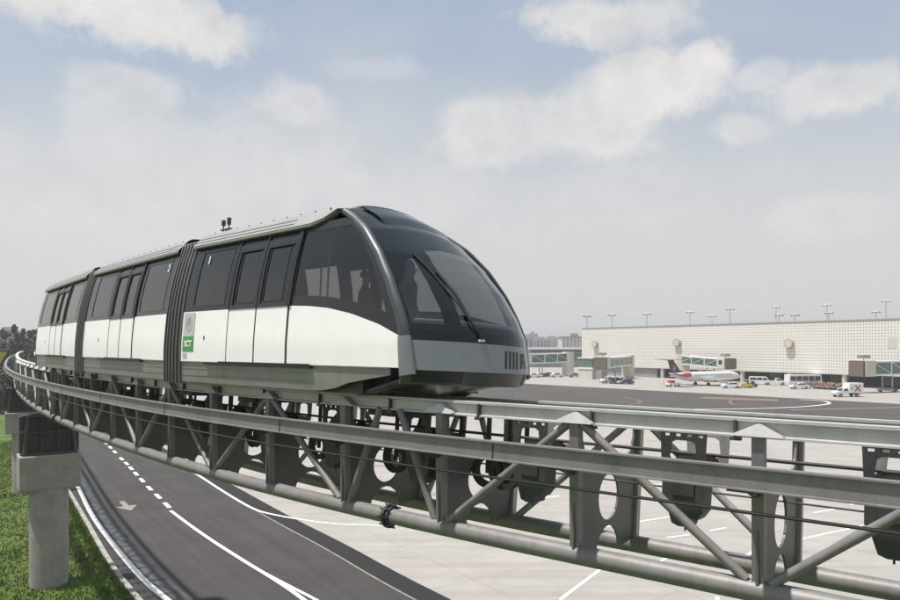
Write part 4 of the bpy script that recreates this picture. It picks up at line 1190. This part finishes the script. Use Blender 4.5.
# ------------------------------------------------------------------ jet bridges
def jetbridge(loc, rz, L_, label, z0=4.0, z1=3.6, hgt=2.9, cab=True):
    """local x runs from the terminal to the cab"""
    rt = empty('jet_bridge', label, 'jet bridge', loc=loc, rz=rz, group='jet bridges standing at the terminal')
    b_ = MB()
    def q(x): return z0+(z1-z0)*x/L_
    b_.hexa([(0, -1.5, q(0)), (L_, -1.5, q(L_)), (L_, 1.5, q(L_)), (0, 1.5, q(0)), (0, -1.5, q(0)+.4), (L_, -1.5, q(L_)+.4), (L_, 1.5, q(L_)+.4), (0, 1.5, q(0)+.4)])
    b_.hexa([(0, -1.55, q(0)+hgt-.35), (L_, -1.55, q(L_)+hgt-.35), (L_, 1.55, q(L_)+hgt-.35), (0, 1.55, q(0)+hgt-.35), (0, -1.55, q(0)+hgt), (L_, -1.55, q(L_)+hgt), (L_, 1.55, q(L_)+hgt), (0, 1.55, q(0)+hgt)])
    n = max(2, int(L_/4))
    for i in range(n+1):
        x = L_*i/n
        for y in (-1.5, 1.5): b_.box(x-.12, x+.12, y-.06, y+.06, q(x)+.4, q(x)+hgt-.3)
    for i in range(n):
        xa, xb = L_*i/n, L_*(i+1)/n
        for y in (-1.53, 1.53): b_.tube((xa, y, q(xa)+.4), (xb, y, q(xb)+hgt-.35), .06, 5)
    fr = b_.build('bridge_frame', 'white_paint', rt)
    for y in (-1.42, 1.42):
        b_ = MB(); b_.hexa([(0, y-.03, q(0)+.4), (L_, y-.03, q(L_)+.4), (L_, y+.03, q(L_)+.4), (0, y+.03, q(0)+.4), (0, y-.03, q(0)+hgt-.35), (L_, y-.03, q(L_)+hgt-.35), (L_, y+.03, q(L_)+hgt-.35), (0, y+.03, q(0)+hgt-.35)])
        b_.build('glazing', 'glass_green', rt)
    b_ = MB(); x = L_*.72
    for y in (-1.2, 1.2): b_.tube((x, y, .5), (x, y, q(x)), .16, 8)
    b_.box(x-.9, x+.9, -1.9, 1.9, .35, .75)
    le = b_.build('bridge_leg', 'steel_galv', rt)
    for y in (-1.7, 1.7):
        b_ = MB(); b_.tube((x, y-.2, .5), (x, y+.2, .5), .5, 16); b_.build('wheel', 'rubber', le)
    b_ = MB(); b_.tube((0, 0, 0), (0, 0, z0+hgt+.25), 1.9, 20); b_.build('rotunda', 'wall_cream', rt)
    if cab:
        b_ = MB(); b_.box(L_, L_+2.8, -2.0, 2.0, z1-.1, z1+hgt+.2); c_ = b_.build('cab', 'wall_cream', rt, bevel=.15)
        b_ = MB()
        for i in range(3):
            x = L_+2.8+i*.22; b_.box(x, x+.15, -1.8, 1.8, z1-.2+i*.08, z1+hgt+.1-i*.1)
        b_.build('canopy_bellows', 'canopy_tan', c_)
        b_ = MB(); b_.box(L_+.8, L_+2.0, -2.03, -2.0, z1+1.1, z1+2.2); b_.build('cab_window', 'glass_dark', c_)
        b_ = MB(); b_.tube((L_+1.2, 0, z1+hgt+.2), (L_+1.2, 0, z1+hgt+.6), .1, 6); b_.box(L_+.2, L_+2.2, -.8, .8, z1+hgt+.6, z1+hgt+1.3); b_.build('air_unit', 'steel_galv', c_)
    return rt
def at(u, Y, z=0): return Vector(((u-450)/700*Y, Y, z))
# bridge at the far right: cab faces the camera side
def bridge_between(pa, pb, label, **k):
    d = pb-pa; return jetbridge(Vector((pa.x, pa.y, 0)), math.atan2(d.y, d.x), d.length, label, **k)
bridge_between(at(935, 156), at(868, 150), 'cream jet bridge cab on legs at the right edge above the box truck', z0=3.7, z1=3.6, hgt=3.2)
bridge_between(at(683, 206), at(722, 192), 'white framed glass jet bridge right behind the parked airliner', z0=4.6, z1=3.9, hgt=2.7)
bridge_between(at(628, 216), at(604, 196), 'grey jet bridge at the left part of the terminal wall with green glazing', z0=4.0, z1=3.8, hgt=3.0)
bridge_between(at(568, 232), at(530, 228), 'long green glazed jet bridge in front of the far pier beside the train nose', z0=4.6, z1=4.2, hgt=3.2)
# green box room and light kiosk at the corner of the terminal
rt = empty('service_kiosk', 'small block with green glass upper room at the left corner of the terminal', 'kiosk', loc=at(590, 214), rz=fa)
b_ = MB(); b_.box(-3, 3, -2, 2, 0, 3.0); b_.build('lower_room', 'wall_cream', rt)
b_ = MB(); b_.box(-3.2, 3.2, -2.2, 2.2, 3.0, 3.5); b_.box(-3.2, 3.2, -2.2, 2.2, 6.2, 6.5); b_.build('floor_slab', 'white_paint', rt)
b_ = MB(); b_.box(-3, 3, -2, 2, 3.5, 6.2); b_.build('upper_room', 'glass_green', rt)
b_ = MB(); b_.box(3, 6, -1, 1, 0, 2.6); b_.build('side_room', 'wall_grey', rt)

# ------------------------------------------------------------------ the far pier and skyline beside the train nose
rt = empty('far_pier_building', 'long low grey terminal pier with a white roof edge beyond the train nose', 'building', loc=at(450, 330), rz=0)
b_ = MB(); b_.box(-40, 66, 0, 30, 0, 7.2); b_.build('wall', 'wall_grey', rt)
b_ = MB(); b_.box(-41, 67, -1.5, 31, 8.3, 9.3); b_.build('roof', 'white_paint', rt)
b_ = MB(); b_.box(-40, 66, -.2, 0, 3.4, 6.6); b_.build('window_strip', 'glass_green', rt)
b_ = MB(); b_.box(-40, 66, -.1, 30, 7.2, 8.3); b_.build('clerestory', 'glass_dark', rt)
rt = empty('striped_building', 'pale building with vertical stripes and a red roof edge beyond the terminal corner', 'building', loc=at(574, 520))
b_ = MB(); b_.box(-9, 12, 0, 20, 0, 16); b_.build('wall', 'wall_cream', rt)
b_ = MB()
for i in range(7): b_.box(-8+i*2.7, -6.8+i*2.7, -.3, 0, 4, 15.4)
b_.build('window_strips', 'wall_grey', rt)
b_ = MB(); b_.box(-9.4, 12.4, -.4, 20.4, 16, 17); b_.build('roof_edge', 'roof_red', rt)
b_ = MB(); b_.box(-1, 4, 5, 12, 17, 19.5); b_.build('plant_room', 'wall_grey', rt)
rnd = random.Random(3)
sk = ['wide grey block', 'slim grey tower', 'low grey block', 'stepped grey block', 'small grey tower', 'broad grey block']
def far_block(u, Y, wd, h, label):
    rt = empty('city_building', label, 'building', loc=at(u, Y), group='hazy city buildings on the horizon')
    b_ = MB(); b_.box(-wd/2, wd/2, 0, wd, 0, h); b_.build('wall', 'wall_grey', rt)
    b_ = MB(); b_.box(-wd/5, wd/6, wd*.2, wd*.5, h, h+2.5); b_.build('roof_room', 'wall_grey', rt)
    b_ = MB(); 
    for i in range(int(wd/4)): b_.box(-wd/2+1+i*4, -wd/2+3+i*4, -.15, 0, h*.35, h*.9)
    b_.build('window_columns', 'glass_dark', rt)
pos = [(524, 700, 22, 19, 'hazy city block just right of the train nose'), (533, 900, 12, 26, 'slim hazy tower right of the train nose'), (541, 800, 26, 18, 'hazy block between the slim tower and the striped building'), (553, 1000, 30, 22, 'hazy block just left of the striped building'),
       (4, 420, 18, 19, 'pale pinkish building behind the trees at the left edge')]
for p in pos: far_block(*p)
# hills
def hills():
    mb = MB(); rings = []
    for i in range(121):
        a = R(-60+i); hgt = 18+30*(noise.noise(Vector((i*.09, 2, 0)))*.5+.5)+8*noise.noise(Vector((i*.4, 7, 0)))
        D = 4200
        rings.append([(math.sin(a)*D, math.cos(a)*D, -5), (math.sin(a)*(D+150), math.cos(a)*(D+150), hgt*.5), (math.sin(a)*(D+420), math.cos(a)*(D+420), hgt), (math.sin(a)*(D+900), math.cos(a)*(D+900), -5)])
    mb.loft(rings, False); o = mb.build('hills', 'hill_far'); tag(o, kind='structure')
hills()

# ------------------------------------------------------------------ trees
def tree(loc, h, wd, label, m='leaf_dark', kind='conifer', seed=0, group='trees at the left edge behind the train'):
    rn = random.Random(seed); rt = empty('tree', label, 'tree', loc=loc, group=group)
    mb = MB(); mb.path([(0, 0, -.2), (.1, 0, h*.4), (0, .1, h*.75), (0, 0, h*.95)], lambda t: .035*h*(1-.85*t)*.5+.03, 8)
    for i in range(9):
        a = rn.random()*6.28; z = h*(.25+.6*i/9); l = wd*.42*(1-.6*i/9); mb.path([(0, 0, z), (math.cos(a)*l*.5, math.sin(a)*l*.5, z+l*.35), (math.cos(a)*l, math.sin(a)*l, z+l*.5)], lambda t: .12*(1-t)+.03, 5)
    mb.build('trunk', 'bark', rt)
    vs = []; fs = []
    clumps = []
    for i in range(46):
        t = rn.random()**.9; z = h*(.14+.86*t)
        if kind == 'conifer': rr = wd*.5*(1-t)**.75*(.5+.5*rn.random())+.15
        else: rr = wd*.5*math.sqrt(max(.05, 1-(2*t-1)**2))*(.55+.45*rn.random())
        a = rn.random()*6.28; clumps.append((math.cos(a)*rr*rn.random()**.4, math.sin(a)*rr*rn.random()**.4, z, (.11 if kind == 'conifer' else .14)*wd*(1.15-t*.7)))
    for (cx, cy, cz, cr) in clumps:
        for k in range(60):
            v = Vector((rn.gauss(0, 1), rn.gauss(0, 1), rn.gauss(0, 1))); v = v.normalized()*cr*rn.random()**.45; p = Vector((cx, cy, cz))+v
            d1 = Vector((rn.gauss(0, 1), rn.gauss(0, 1), rn.gauss(0, 1))).normalized(); d2 = d1.orthogonal().normalized(); q = .16+.14*rn.random(); o = len(vs)
            vs += [p-d1*q, p+d2*q*.6, p+d1*q, p-d2*q*.6]; fs.append((o, o+1, o+2, o+3))
    mb = MB(); mb.v = [tuple(v) for v in vs]; mb.f = fs; mb.sm = [False]*len(fs); mb.build('crown', m, rt)
tl = [(2, 165, 13.6, 9, 'round dark tree at the far left edge'), (9, 158, 12.9, 8, 'low round tree next to the far left edge'), (14.5, 150, 14.4, 5.2, 'tallest pointed conifer left of the train tail'), (19, 160, 12.8, 8, 'bushy tree right of the tallest conifer'), (23.5, 152, 13.6, 4.2, 'narrow conifer midway between the tallest one and the train tail'),
      (29, 150, 13.2, 4.5, 'conifer standing just left of the train tail'), (34, 160, 13.4, 7, 'bushy tree partly hidden by the train tail'), (-10, 170, 14, 9, 'tree beyond the left edge'), (42, 170, 12.5, 8, 'tree mostly hidden by the train tail')]
for i, (u, Y, h, wd, l) in enumerate(tl):
    if l == 'tree beyond the left edge': continue
    tree(at(u, Y), h, wd, l, ('leaf_dark', 'leaf_mid')[i % 3 == 1], 'conifer' if ('conifer' in l) else 'round', 20+i)

for u, Y, h, wd, l in ((1, 104, 5.2, 8, 'low dark bush at the left edge below the yellow board'), (7.5, 112, 5.6, 9, 'rounded bush right of the low one, behind the second pier')):
    tree(at(u, Y), h, wd, l, 'leaf_dark', 'round', int(u*3), 'bushes behind the piers at the left edge')
# ------------------------------------------------------------------ yellow sign at the left edge
sp_ = at(1.5, 92); rt = empty('yellow_board', 'yellow board with dark border on posts at the left edge beside the track bend', 'sign', loc=sp_, rz=.5)
b_ = MB(); b_.hexa([(x, y, z) for z in (7.4, 9.4) for x, y in ((-3, -.08), (.9 if z > 8 else -.1, -.08), (.9 if z > 8 else -.1, .08), (-3, .08))]); b_.build('board', 'yellow', rt)
b_ = MB()
for (xa, za, xb, zb) in ((-.1, 7.4, .9, 9.4), (-3, 9.4, .9, 9.4), (-3, 7.4, -.1, 7.4)): b_.tube((xa, -.1, za), (xb, -.1, zb), .14, 6)
b_.build('border', 'seal', rt)
for x in (-2.4, -.4):
    b_ = MB(); b_.tube((x, .15, 0), (x, .15, 6.5), .12, 8); b_.build('post', 'steel_galv', rt)

# ------------------------------------------------------------------ vehicles
def wheels(rt, xs, y, r, wd=.22):
    for x in xs:
        for sy in (-1, 1):
            b_ = MB(); b_.tube((x, sy*y-wd/2, r), (x, sy*y+wd/2, r), r, 18); w_ = b_.build('wheel', 'rubber', rt)
            b_ = MB(); b_.tube((x, sy*(y+wd/2)-.01, r), (x, sy*(y+wd/2)+.015, r), r*.55, 12); b_.build('rim', 'steel_galv', w_)
def body_profile(prof_, wd, m, rt, name='body', tuck=.0):
    b_ = MB(); b_.prism([prof_], lambda a, z, t: (a, t*(1-tuck*max(0, z-1.0)), z), -wd/2, wd/2); return b_.build(name, m, rt, bevel=.05)
def glass_side(rt, polys, wd, name='side_window'):
    for pl in polys:
        for sy in (-1, 1):
            b_ = MB(); b_.prism([pl], lambda a, z, t: (a, sy*(wd/2+t), z), .0, .012); b_.build(name, 'glass_dark', rt)
def lamps(rt, xf, xr, z, wd):
    for sy in (-1, 1):
        b_ = MB(); b_.box(xf-.02, xf+.03, sy*wd*.38-.12, sy*wd*.38+.12, z-.07, z+.07); b_.build('headlight', 'lamp_white', rt)
        b_ = MB(); b_.box(xr-.03, xr+.02, sy*wd*.40-.09, sy*wd*.40+.09, z-.02, z+.16); b_.build('tail_light', 'red', rt)
def car(loc, rz, label, m='white_paint', group=None):
    rt = empty('parked_car', label, 'car', loc=loc, rz=rz, group=group)
    body_profile([(-2.1, .3), (2.1, .3), (2.15, .65), (1.9, .82), (1.0, .95), (.4, 1.38), (-.9, 1.42), (-1.5, 1.02), (-2.1, .95), (-2.2, .6)], 1.7, m, rt)
    glass_side(rt, [[(.85, .97), (.38, 1.30), (-.2, 1.34), (-.2, .97)], [(-.28, .97), (-.28, 1.34), (-.85, 1.34), (-1.3, 1.0)]], 1.7)
    b_ = MB(); b_.hexa([(1.02, -.7, .97), (1.06, -.7, .97), (1.06, .7, .97), (1.02, .7, .97), (.44, -.6, 1.36), (.48, -.6, 1.36), (.48, .6, 1.36), (.44, .6, 1.36)]); b_.build('windscreen', 'glass_dark', rt)
    wheels(rt, (-1.3, 1.35), .78, .31); lamps(rt, 2.15, -2.18, .68, 1.7); return rt
def van(loc, rz, label, m='white_paint'):
    rt = empty('passenger_van', label, 'van', loc=loc, rz=rz)
    body_profile([(-2.6, .35), (2.3, .35), (2.4, .9), (2.2, 1.15), (1.5, 2.05), (-2.5, 2.1), (-2.65, 1.9), (-2.65, .5)], 1.9, m, rt)
    glass_side(rt, [[(1.95, 1.2), (1.45, 1.85), (.75, 1.85), (.75, 1.2)], [(.6, 1.2), (.6, 1.85), (-.7, 1.85), (-.7, 1.2)], [(-.85, 1.2), (-.85, 1.85), (-2.35, 1.85), (-2.35, 1.2)]], 1.9)
    b_ = MB(); b_.hexa([(2.20, -.8, 1.2), (2.24, -.8, 1.2), (2.24, .8, 1.2), (2.20, .8, 1.2), (1.62, -.75, 1.95), (1.66, -.75, 1.95), (1.66, .75, 1.95), (1.62, .75, 1.95)]); b_.build('windscreen', 'glass_dark', rt)
    wheels(rt, (-1.6, 1.6), .85, .36); lamps(rt, 2.38, -2.65, .8, 1.9); return rt
def pickup(loc, rz, label, box=False):
    rt = empty('box_truck' if box else 'pickup_truck', label, 'box truck' if box else 'pickup', loc=loc, rz=rz)
    body_profile([(.1, .45), (2.6, .45), (2.68, .95), (2.4, 1.12), (1.45, 1.2), (.95, 1.75), (.1, 1.78)], 1.75, 'white_paint', rt, 'cab')
    b_ = MB(); b_.box(-2.7, .1, -.85, .85, .5, .62)
    if not box:
        for y in (-.85, .80): b_.box(-2.7, .1, y, y+.05, .62, 1.1)
        b_.box(-2.7, -2.65, -.85, .85, .62, 1.1)
    b_.build('load_bed', 'white_paint' if not box else 'steel_dark', rt)
    glass_side(rt, [[(1.30, 1.22), (.90, 1.65), (.25, 1.67), (.25, 1.22)]], 1.75)
    b_ = MB(); b_.hexa([(1.46, -.75, 1.22), (1.50, -.75, 1.22), (1.50, .75, 1.22), (1.46, .75, 1.22), (.98, -.68, 1.70), (1.02, -.68, 1.70), (1.02, .68, 1.70), (.98, .68, 1.70)]); b_.build('windscreen', 'glass_dark', rt)
    if box:
        b_ = MB(); b_.box(-3.0, .0, -1.0, 1.0, .75, 2.75); bx = b_.build('cargo_box', 'white_paint', rt, bevel=.04)
        for sy in (-1, 1):
            for i, (dx, dz) in enumerate(((.48, .48), (.48, -.48))):
                b_ = MB(); y = sy*1.004
                cx, cz, q = -1.75, 1.72, .2
                b_.prism([[(cx-dx-q, cz-dz), (cx-dx, cz-dz-(q if dz > 0 else -q)), (cx+dx+q, cz+dz), (cx+dx, cz+dz+(q if dz > 0 else -q))]], lambda a, z, t: (a, y+sy*t, z), 0, .01+.008*i)
                b_.build('red_cross_mark', 'red', bx)
            b_ = MB()
            y = sy*1.004
            for p in ([(-.85, 1.4), (-.72, 1.4), (-.55, 2.05), (-.65, 2.05)], [(-.25, 1.4), (-.38, 1.4), (-.55, 2.05), (-.47, 2.05)], [(-.72, 1.6), (-.38, 1.6), (-.42, 1.7), (-.68, 1.7)]):
                b_.prism([p], lambda a, z, t: (a, y+sy*t, z), 0, .01)
            b_.build('grey_letter', 'wall_grey', bx)
            b_ = MB(); b_.box(-3.0, 0, y-.01, y+.01, .75, .86); b_.build('lower_rail', 'steel_galv', bx)
    wheels(rt, (-1.75, 1.75), .78, .37); lamps(rt, 2.66, -2.7 if not box else -3.0, .85, 1.75); return rt
def cart(loc, rz, label, load='baggage', covered=False, group='baggage carts under the terminal wall'):
    rt = empty('baggage_cart', label, 'baggage cart', loc=loc, rz=rz, group=group)
    b_ = MB(); b_.box(-1.4, 1.4, -.75, .75, .45, .55); b_.tube((1.4, 0, .45), (2.1, 0, .35), .04, 6)
    for x in (-1.35, 1.35):
        for y in (-.7, .7): b_.tube((x, y, .5), (x, y, 1.75), .04, 6)
        b_.tube((x, -.7, 1.1), (x, .7, 1.1), .03, 6)
    if covered: b_.box(-1.45, 1.45, -.8, .8, 1.75, 1.82)
    b_.build('cart_frame', 'steel_galv', rt)
    rn = random.Random(int(loc[0]*7)); b_ = MB()
    for i in range(9):
        x = rn.uniform(-1.1, 1.1); y = rn.uniform(-.4, .4); z = .56+.33*(i % 3); a, c, d = rn.uniform(.25, .42), rn.uniform(.16, .3), rn.uniform(.15, .3)
        b_.box(x-a, x+a, y-c, y+c, z, z+.33)
    b_.build('luggage', load, rt, bevel=.04)
    wheels(rt, (-.9, .9), .6, .22, .14); return rt
def tug(loc, rz, label, m='yellow'):
    rt = empty('tow_tractor', label, 'tow tractor', loc=loc, rz=rz)
    body_profile([(-1.5, .3), (1.6, .3), (1.65, .85), (.6, 1.0), (.45, 1.05), (-.2, 1.05), (-.3, .95), (-1.5, .95)], 1.5, m, rt)
    b_ = MB()
    for x in (-1.0, .45):
        for y in (-.65, .65): b_.tube((x, y, .95), (x, y, 1.85), .035, 6)
    b_.box(-1.1, .55, -.7, .7, 1.85, 1.92); b_.build('canopy', m, rt)
    b_ = MB(); b_.box(-.7, -.2, -.5, .5, .95, 1.1); b_.box(-.8, -.68, -.5, .5, 1.0, 1.5); b_.build('seat', 'seal', rt)
    wheels(rt, (-.95, 1.0), .65, .33); return rt
def bus(loc, rz, label):
    rt = empty('apron_bus', label, 'bus', loc=loc, rz=rz)
    body_profile([(-4.2, .35), (4.2, .35), (4.3, 1.1), (4.1, 2.8), (-4.2, 2.85), (-4.3, 1.0)], 2.4, 'white_paint', rt)
    glass_side(rt, [[(-4.0+i*1.6, 1.3), (-2.55+i*1.6, 1.3), (-2.55+i*1.6, 2.45), (-4.0+i*1.6, 2.45)] for i in range(5)], 2.4)
    b_ = MB(); b_.hexa([(4.29, -1.05, 1.2), (4.32, -1.05, 1.2), (4.32, 1.05, 1.2), (4.29, 1.05, 1.2), (4.13, -1.05, 2.5), (4.16, -1.05, 2.5), (4.16, 1.05, 2.5), (4.13, 1.05, 2.5)]); b_.build('windscreen', 'glass_dark', rt)
    wheels(rt, (-2.6, 2.7), 1.08, .45); return rt
HD = R(-57)
pickup(at(846, 137.5), R(180)+R(8), 'small white box truck with a red cross mark driving on the open apron', box=True)
van(at(760, 181), R(-25), 'white passenger van parked at the open ground floor right of the aircraft nose')
pickup(at(775, 179), R(-15), 'white pickup parked beside the white van under the terminal')
car(at(731, 166), R(175), 'white car parked under the aircraft nose')
tug(at(745, 167), R(170), 'yellow tow tractor right under the aircraft nose')
tug(at(750.5, 168.5), R(200), 'dull olive tractor just right of the yellow tow tractor', 'olive')
bus(at(803, 176), R(5), 'white apron bus with large windows parked under the terminal')
car(at(799, 163), R(180), 'white car parked in front of the apron bus')
car(at(815, 172), R(-30), 'dark car behind the baggage carts', 'navy')
crt = []
for i, (u, Y, ld) in enumerate([(813.5, 165, 'baggage'), (819, 163.5, 'tan'), (825, 162, 'baggage'), (831, 160.5, 'baggage'), (837, 159, 'tan')]):
    crt.append(cart(at(u, Y), R(165), ['leftmost of the row of loaded baggage carts beside the white car', 'second cart from the left in the baggage row, with tan load', 'middle cart of the baggage row under the terminal', 'fourth cart from the left in the baggage row', 'rightmost cart of the baggage row, with tan load'][i], ld))
b_ = MB()
# equipment group left of the aircraft
pickup(at(610, 188), R(200), 'white pickup at the left end of the equipment group in front of the terminal')
for i, (u, Y, l) in enumerate([(614.5, 186, 'left navy covered cart beside the white pickup'), (619, 184.5, 'navy covered cart in the middle of the equipment group')]):
    cart(at(u, Y), R(190), l, 'navy', True, 'navy covered carts in the equipment group')
car(at(624.5, 184), R(185), 'small white service car at the right of the navy carts')
tug(at(628, 183), R(175), 'dark tow tractor at the right end of the equipment group', 'navy')
# cars under the far left jet bridge
for u, Y, m, l in ((534, 222, 'white_paint', 'white car under the jet bridge nearest the train nose'), (541, 226, 'white_paint', 'second white car under the far left jet bridge'), (549, 226, 'navy', 'dark car between the white cars under the jet bridge'), (557, 224, 'white_paint', 'third white car under the jet bridge near the terminal'), (575, 224, 'steel_galv', 'grey car beside the rotunda at the terminal corner')):
    car(at(u, Y), R(10), l, m, 'cars parked under the far jet bridge')
# orange marker cone
rt = empty('traffic_cone', 'small orange cone on the apron left of the aircraft tail', 'cone', loc=at(663.5, 181))
b_ = MB(); b_.lathe([(0, .42), (.06, .42), (.07, .3), (1.1, .06)], lambda x, y, z: (y, z, x), 14); b_.build('cone_body', 'orange', rt)
b_ = MB(); b_.lathe([(.5, .21), (.72, .16)], lambda x, y, z: (y, z, x), 14); b_.build('white_band', 'white_paint', rt)
# belt loader under the aircraft tail
rt = empty('belt_loader', 'low white and red service cart under the aircraft tail', 'service cart', loc=at(673, 172), rz=R(15))
b_ = MB(); b_.box(-1.6, 1.6, -.8, .8, .4, .95); b_.build('body', 'white_paint', rt); b_ = MB(); b_.box(-1.2, .2, -.6, .6, .95, 1.5); b_.build('engine_cover', 'red', rt); wheels(rt, (-1.1, 1.1), .7, .3)

# ------------------------------------------------------------------ airliner
pa, pb = at(664.5, 170), at(744, 186)
hd = math.atan2(pb.y-pa.y, pb.x-pa.x); PL = (pb-pa).length
rt = empty('airliner', 'small white regional jet with dark T-tail and red rear engines parked at the terminal', 'aircraft', loc=(pa+pb)/2, rz=hd)
Lh = 13.6; z0 = 2.35; fr_ = 1.22
pf = [(-13.6, .12, .95), (-12.4, .38, .75), (-10.5, .72, .45), (-8, 1.05, .15), (-6, fr_, 0), (8.5, fr_, 0), (10.3, 1.12, -.05), (11.7, .88, -.18), (12.7, .58, -.33), (13.4, .28, -.45), (13.6, .05, -.48)]
b_ = MB(); rings = [[(x, r*math.cos(2*math.pi*k/24), z0+dz+r*math.sin(2*math.pi*k/24)) for k in range(24)] for x, r, dz in pf]
b_.loft(rings); fus = b_.build('fuselage', 'plane_white', rt)
for sy in (-1, 1):
    for i in range(17):
        x = 8.2-i*.85; b_ = MB(); y = fr_*.955
        b_.prism([ell(x, z0+.36, .14, .19, 8)], lambda a, z, t: (a, sy*(y+t), z), .04, .075); b_.build('cabin_window', 'glass_dark', fus)
    b_ = MB(); b_.hexa([(11.1, sy*.74, z0+.20), (11.95, sy*.52, z0+.12), (11.9, sy*.60, z0+.10), (11.1, sy*.86, z0+.18), (11.0, sy*.55, z0+.62), (11.6, sy*.38, z0+.47), (11.6, sy*.46, z0+.45), (11.0, sy*.64, z0+.60)]); b_.build('cockpit_window', 'glass_dark', fus)
    # wing
    b_ = MB(); b_.hexa([(-2.4, sy*1.0, z0-.95), (2.3, sy*1.0, z0-.95), (-1.0, sy*9.6, z0-.35), (-2.6, sy*9.6, z0-.35), (-2.4, sy*1.0, z0-.7), (2.0, sy*1.0, z0-.65), (-1.1, sy*9.6, z0-.25), (-2.6, sy*9.6, z0-.27)]); b_.build('wing', 'plane_white', rt)
    # engine at the rear
    b_ = MB(); rr = [(-10.8, .32), (-10.2, .5), (-9.0, .6), (-8.2, .58), (-8.1, .5), (-8.4, .42)]
    b_.loft([[(x, sy*1.72+r*math.cos(2*math.pi*k/18), z0+.55+r*math.sin(2*math.pi*k/18)) for k in range(18)] for x, r in rr]); en = b_.build('engine', 'plane_red', rt)
    b_ = MB(); b_.tube((-8.2, sy*1.72, z0+.55), (-8.12, sy*1.72, z0+.55), .47, 18); b_.build('fan', 'wall_dark', en)
    b_ = MB(); b_.box(-9.8, -8.2, min(sy*.8, sy*1.3), max(sy*.8, sy*1.3), z0+.45, z0+.62); b_.build('pylon', 'plane_red', en)
    # tailplane
    b_ = MB(); b_.hexa([(-14.2, 0, 6.55), (-12.4, 0, 6.55), (-13.6, sy*3.7, 6.7), (-14.7, sy*3.7, 6.7), (-14.2, 0, 6.68), (-12.4, 0, 6.68), (-13.6, sy*3.7, 6.78), (-14.7, sy*3.7, 6.78)]); b_.build('tailplane', 'plane_navy', rt)
    # red flash on the rear fuselage
    b_ = MB(); b_.grid(lambda x, t: (x, sy*(lerp([q[0] for q in pf], [q[1] for q in pf], x)+.02)*math.cos(t), z0+lerp([q[0] for q in pf], [q[2] for q in pf], x)+(lerp([q[0] for q in pf], [q[1] for q in pf], x)+.02)*math.sin(t)), arange(-12.4, -10.0, .4), arange(-.3, .25, .11)); b_.build('red_flash', 'plane_red', fus)
b_ = MB(); b_.prism([[(-12.9, z0+1.1), (-7.9, z0+1.1), (-10.0, z0+1.75), (-12.3, 6.62), (-14.1, 6.62)]], lambda a, z, t: (a, t, z), -.13, .13); fin = b_.build('fin', 'plane_navy', rt)
b_ = MB()
for sy in (-1, 1): b_.prism([ell(-12.0, 4.5, .55, .65, 14)], lambda a, z, t: (a, sy*(.13+t), z), .0, .02)
b_.build('fin_emblem', 'wall_grey', fin)
for x, y in ((9.8, 0), (-1.6, 2.0), (-1.6, -2.0)):
    b_ = MB(); b_.tube((x, y, .4), (x, y*.9, z0-.8), .09, 8); g_ = b_.build('landing_gear', 'steel_galv', rt)
    for d in (-.16, .16): b_ = MB(); b_.tube((x, y+d-.09, .42), (x, y+d+.09, .42), .42 if x < 5 else .3, 16); b_.build('wheel', 'rubber', g_)

# ------------------------------------------------------------------ haze
HAZE = .0006
m = bpy.data.materials.new('haze_air'); m.use_nodes = True; t = m.node_tree; t.nodes.clear()
o = t.nodes.new('ShaderNodeOutputMaterial'); v = t.nodes.new('ShaderNodeVolumePrincipled'); v.inputs['Density'].default_value = HAZE
v.inputs['Color'].default_value = (.93, .94, .95, 1); v.inputs['Anisotropy'].default_value = .2; t.links.new(v.outputs[0], o.inputs['Volume']); M['haze_air'] = m
b_ = MB(); b_.box(-6050, 6050, -3050, 6050, -6, 58)
o = b_.build('haze', 'haze_air'); o['kind'] = 'stuff'; o['label'] = 'thin pale haze in the air over the airfield'; o['category'] = 'haze'
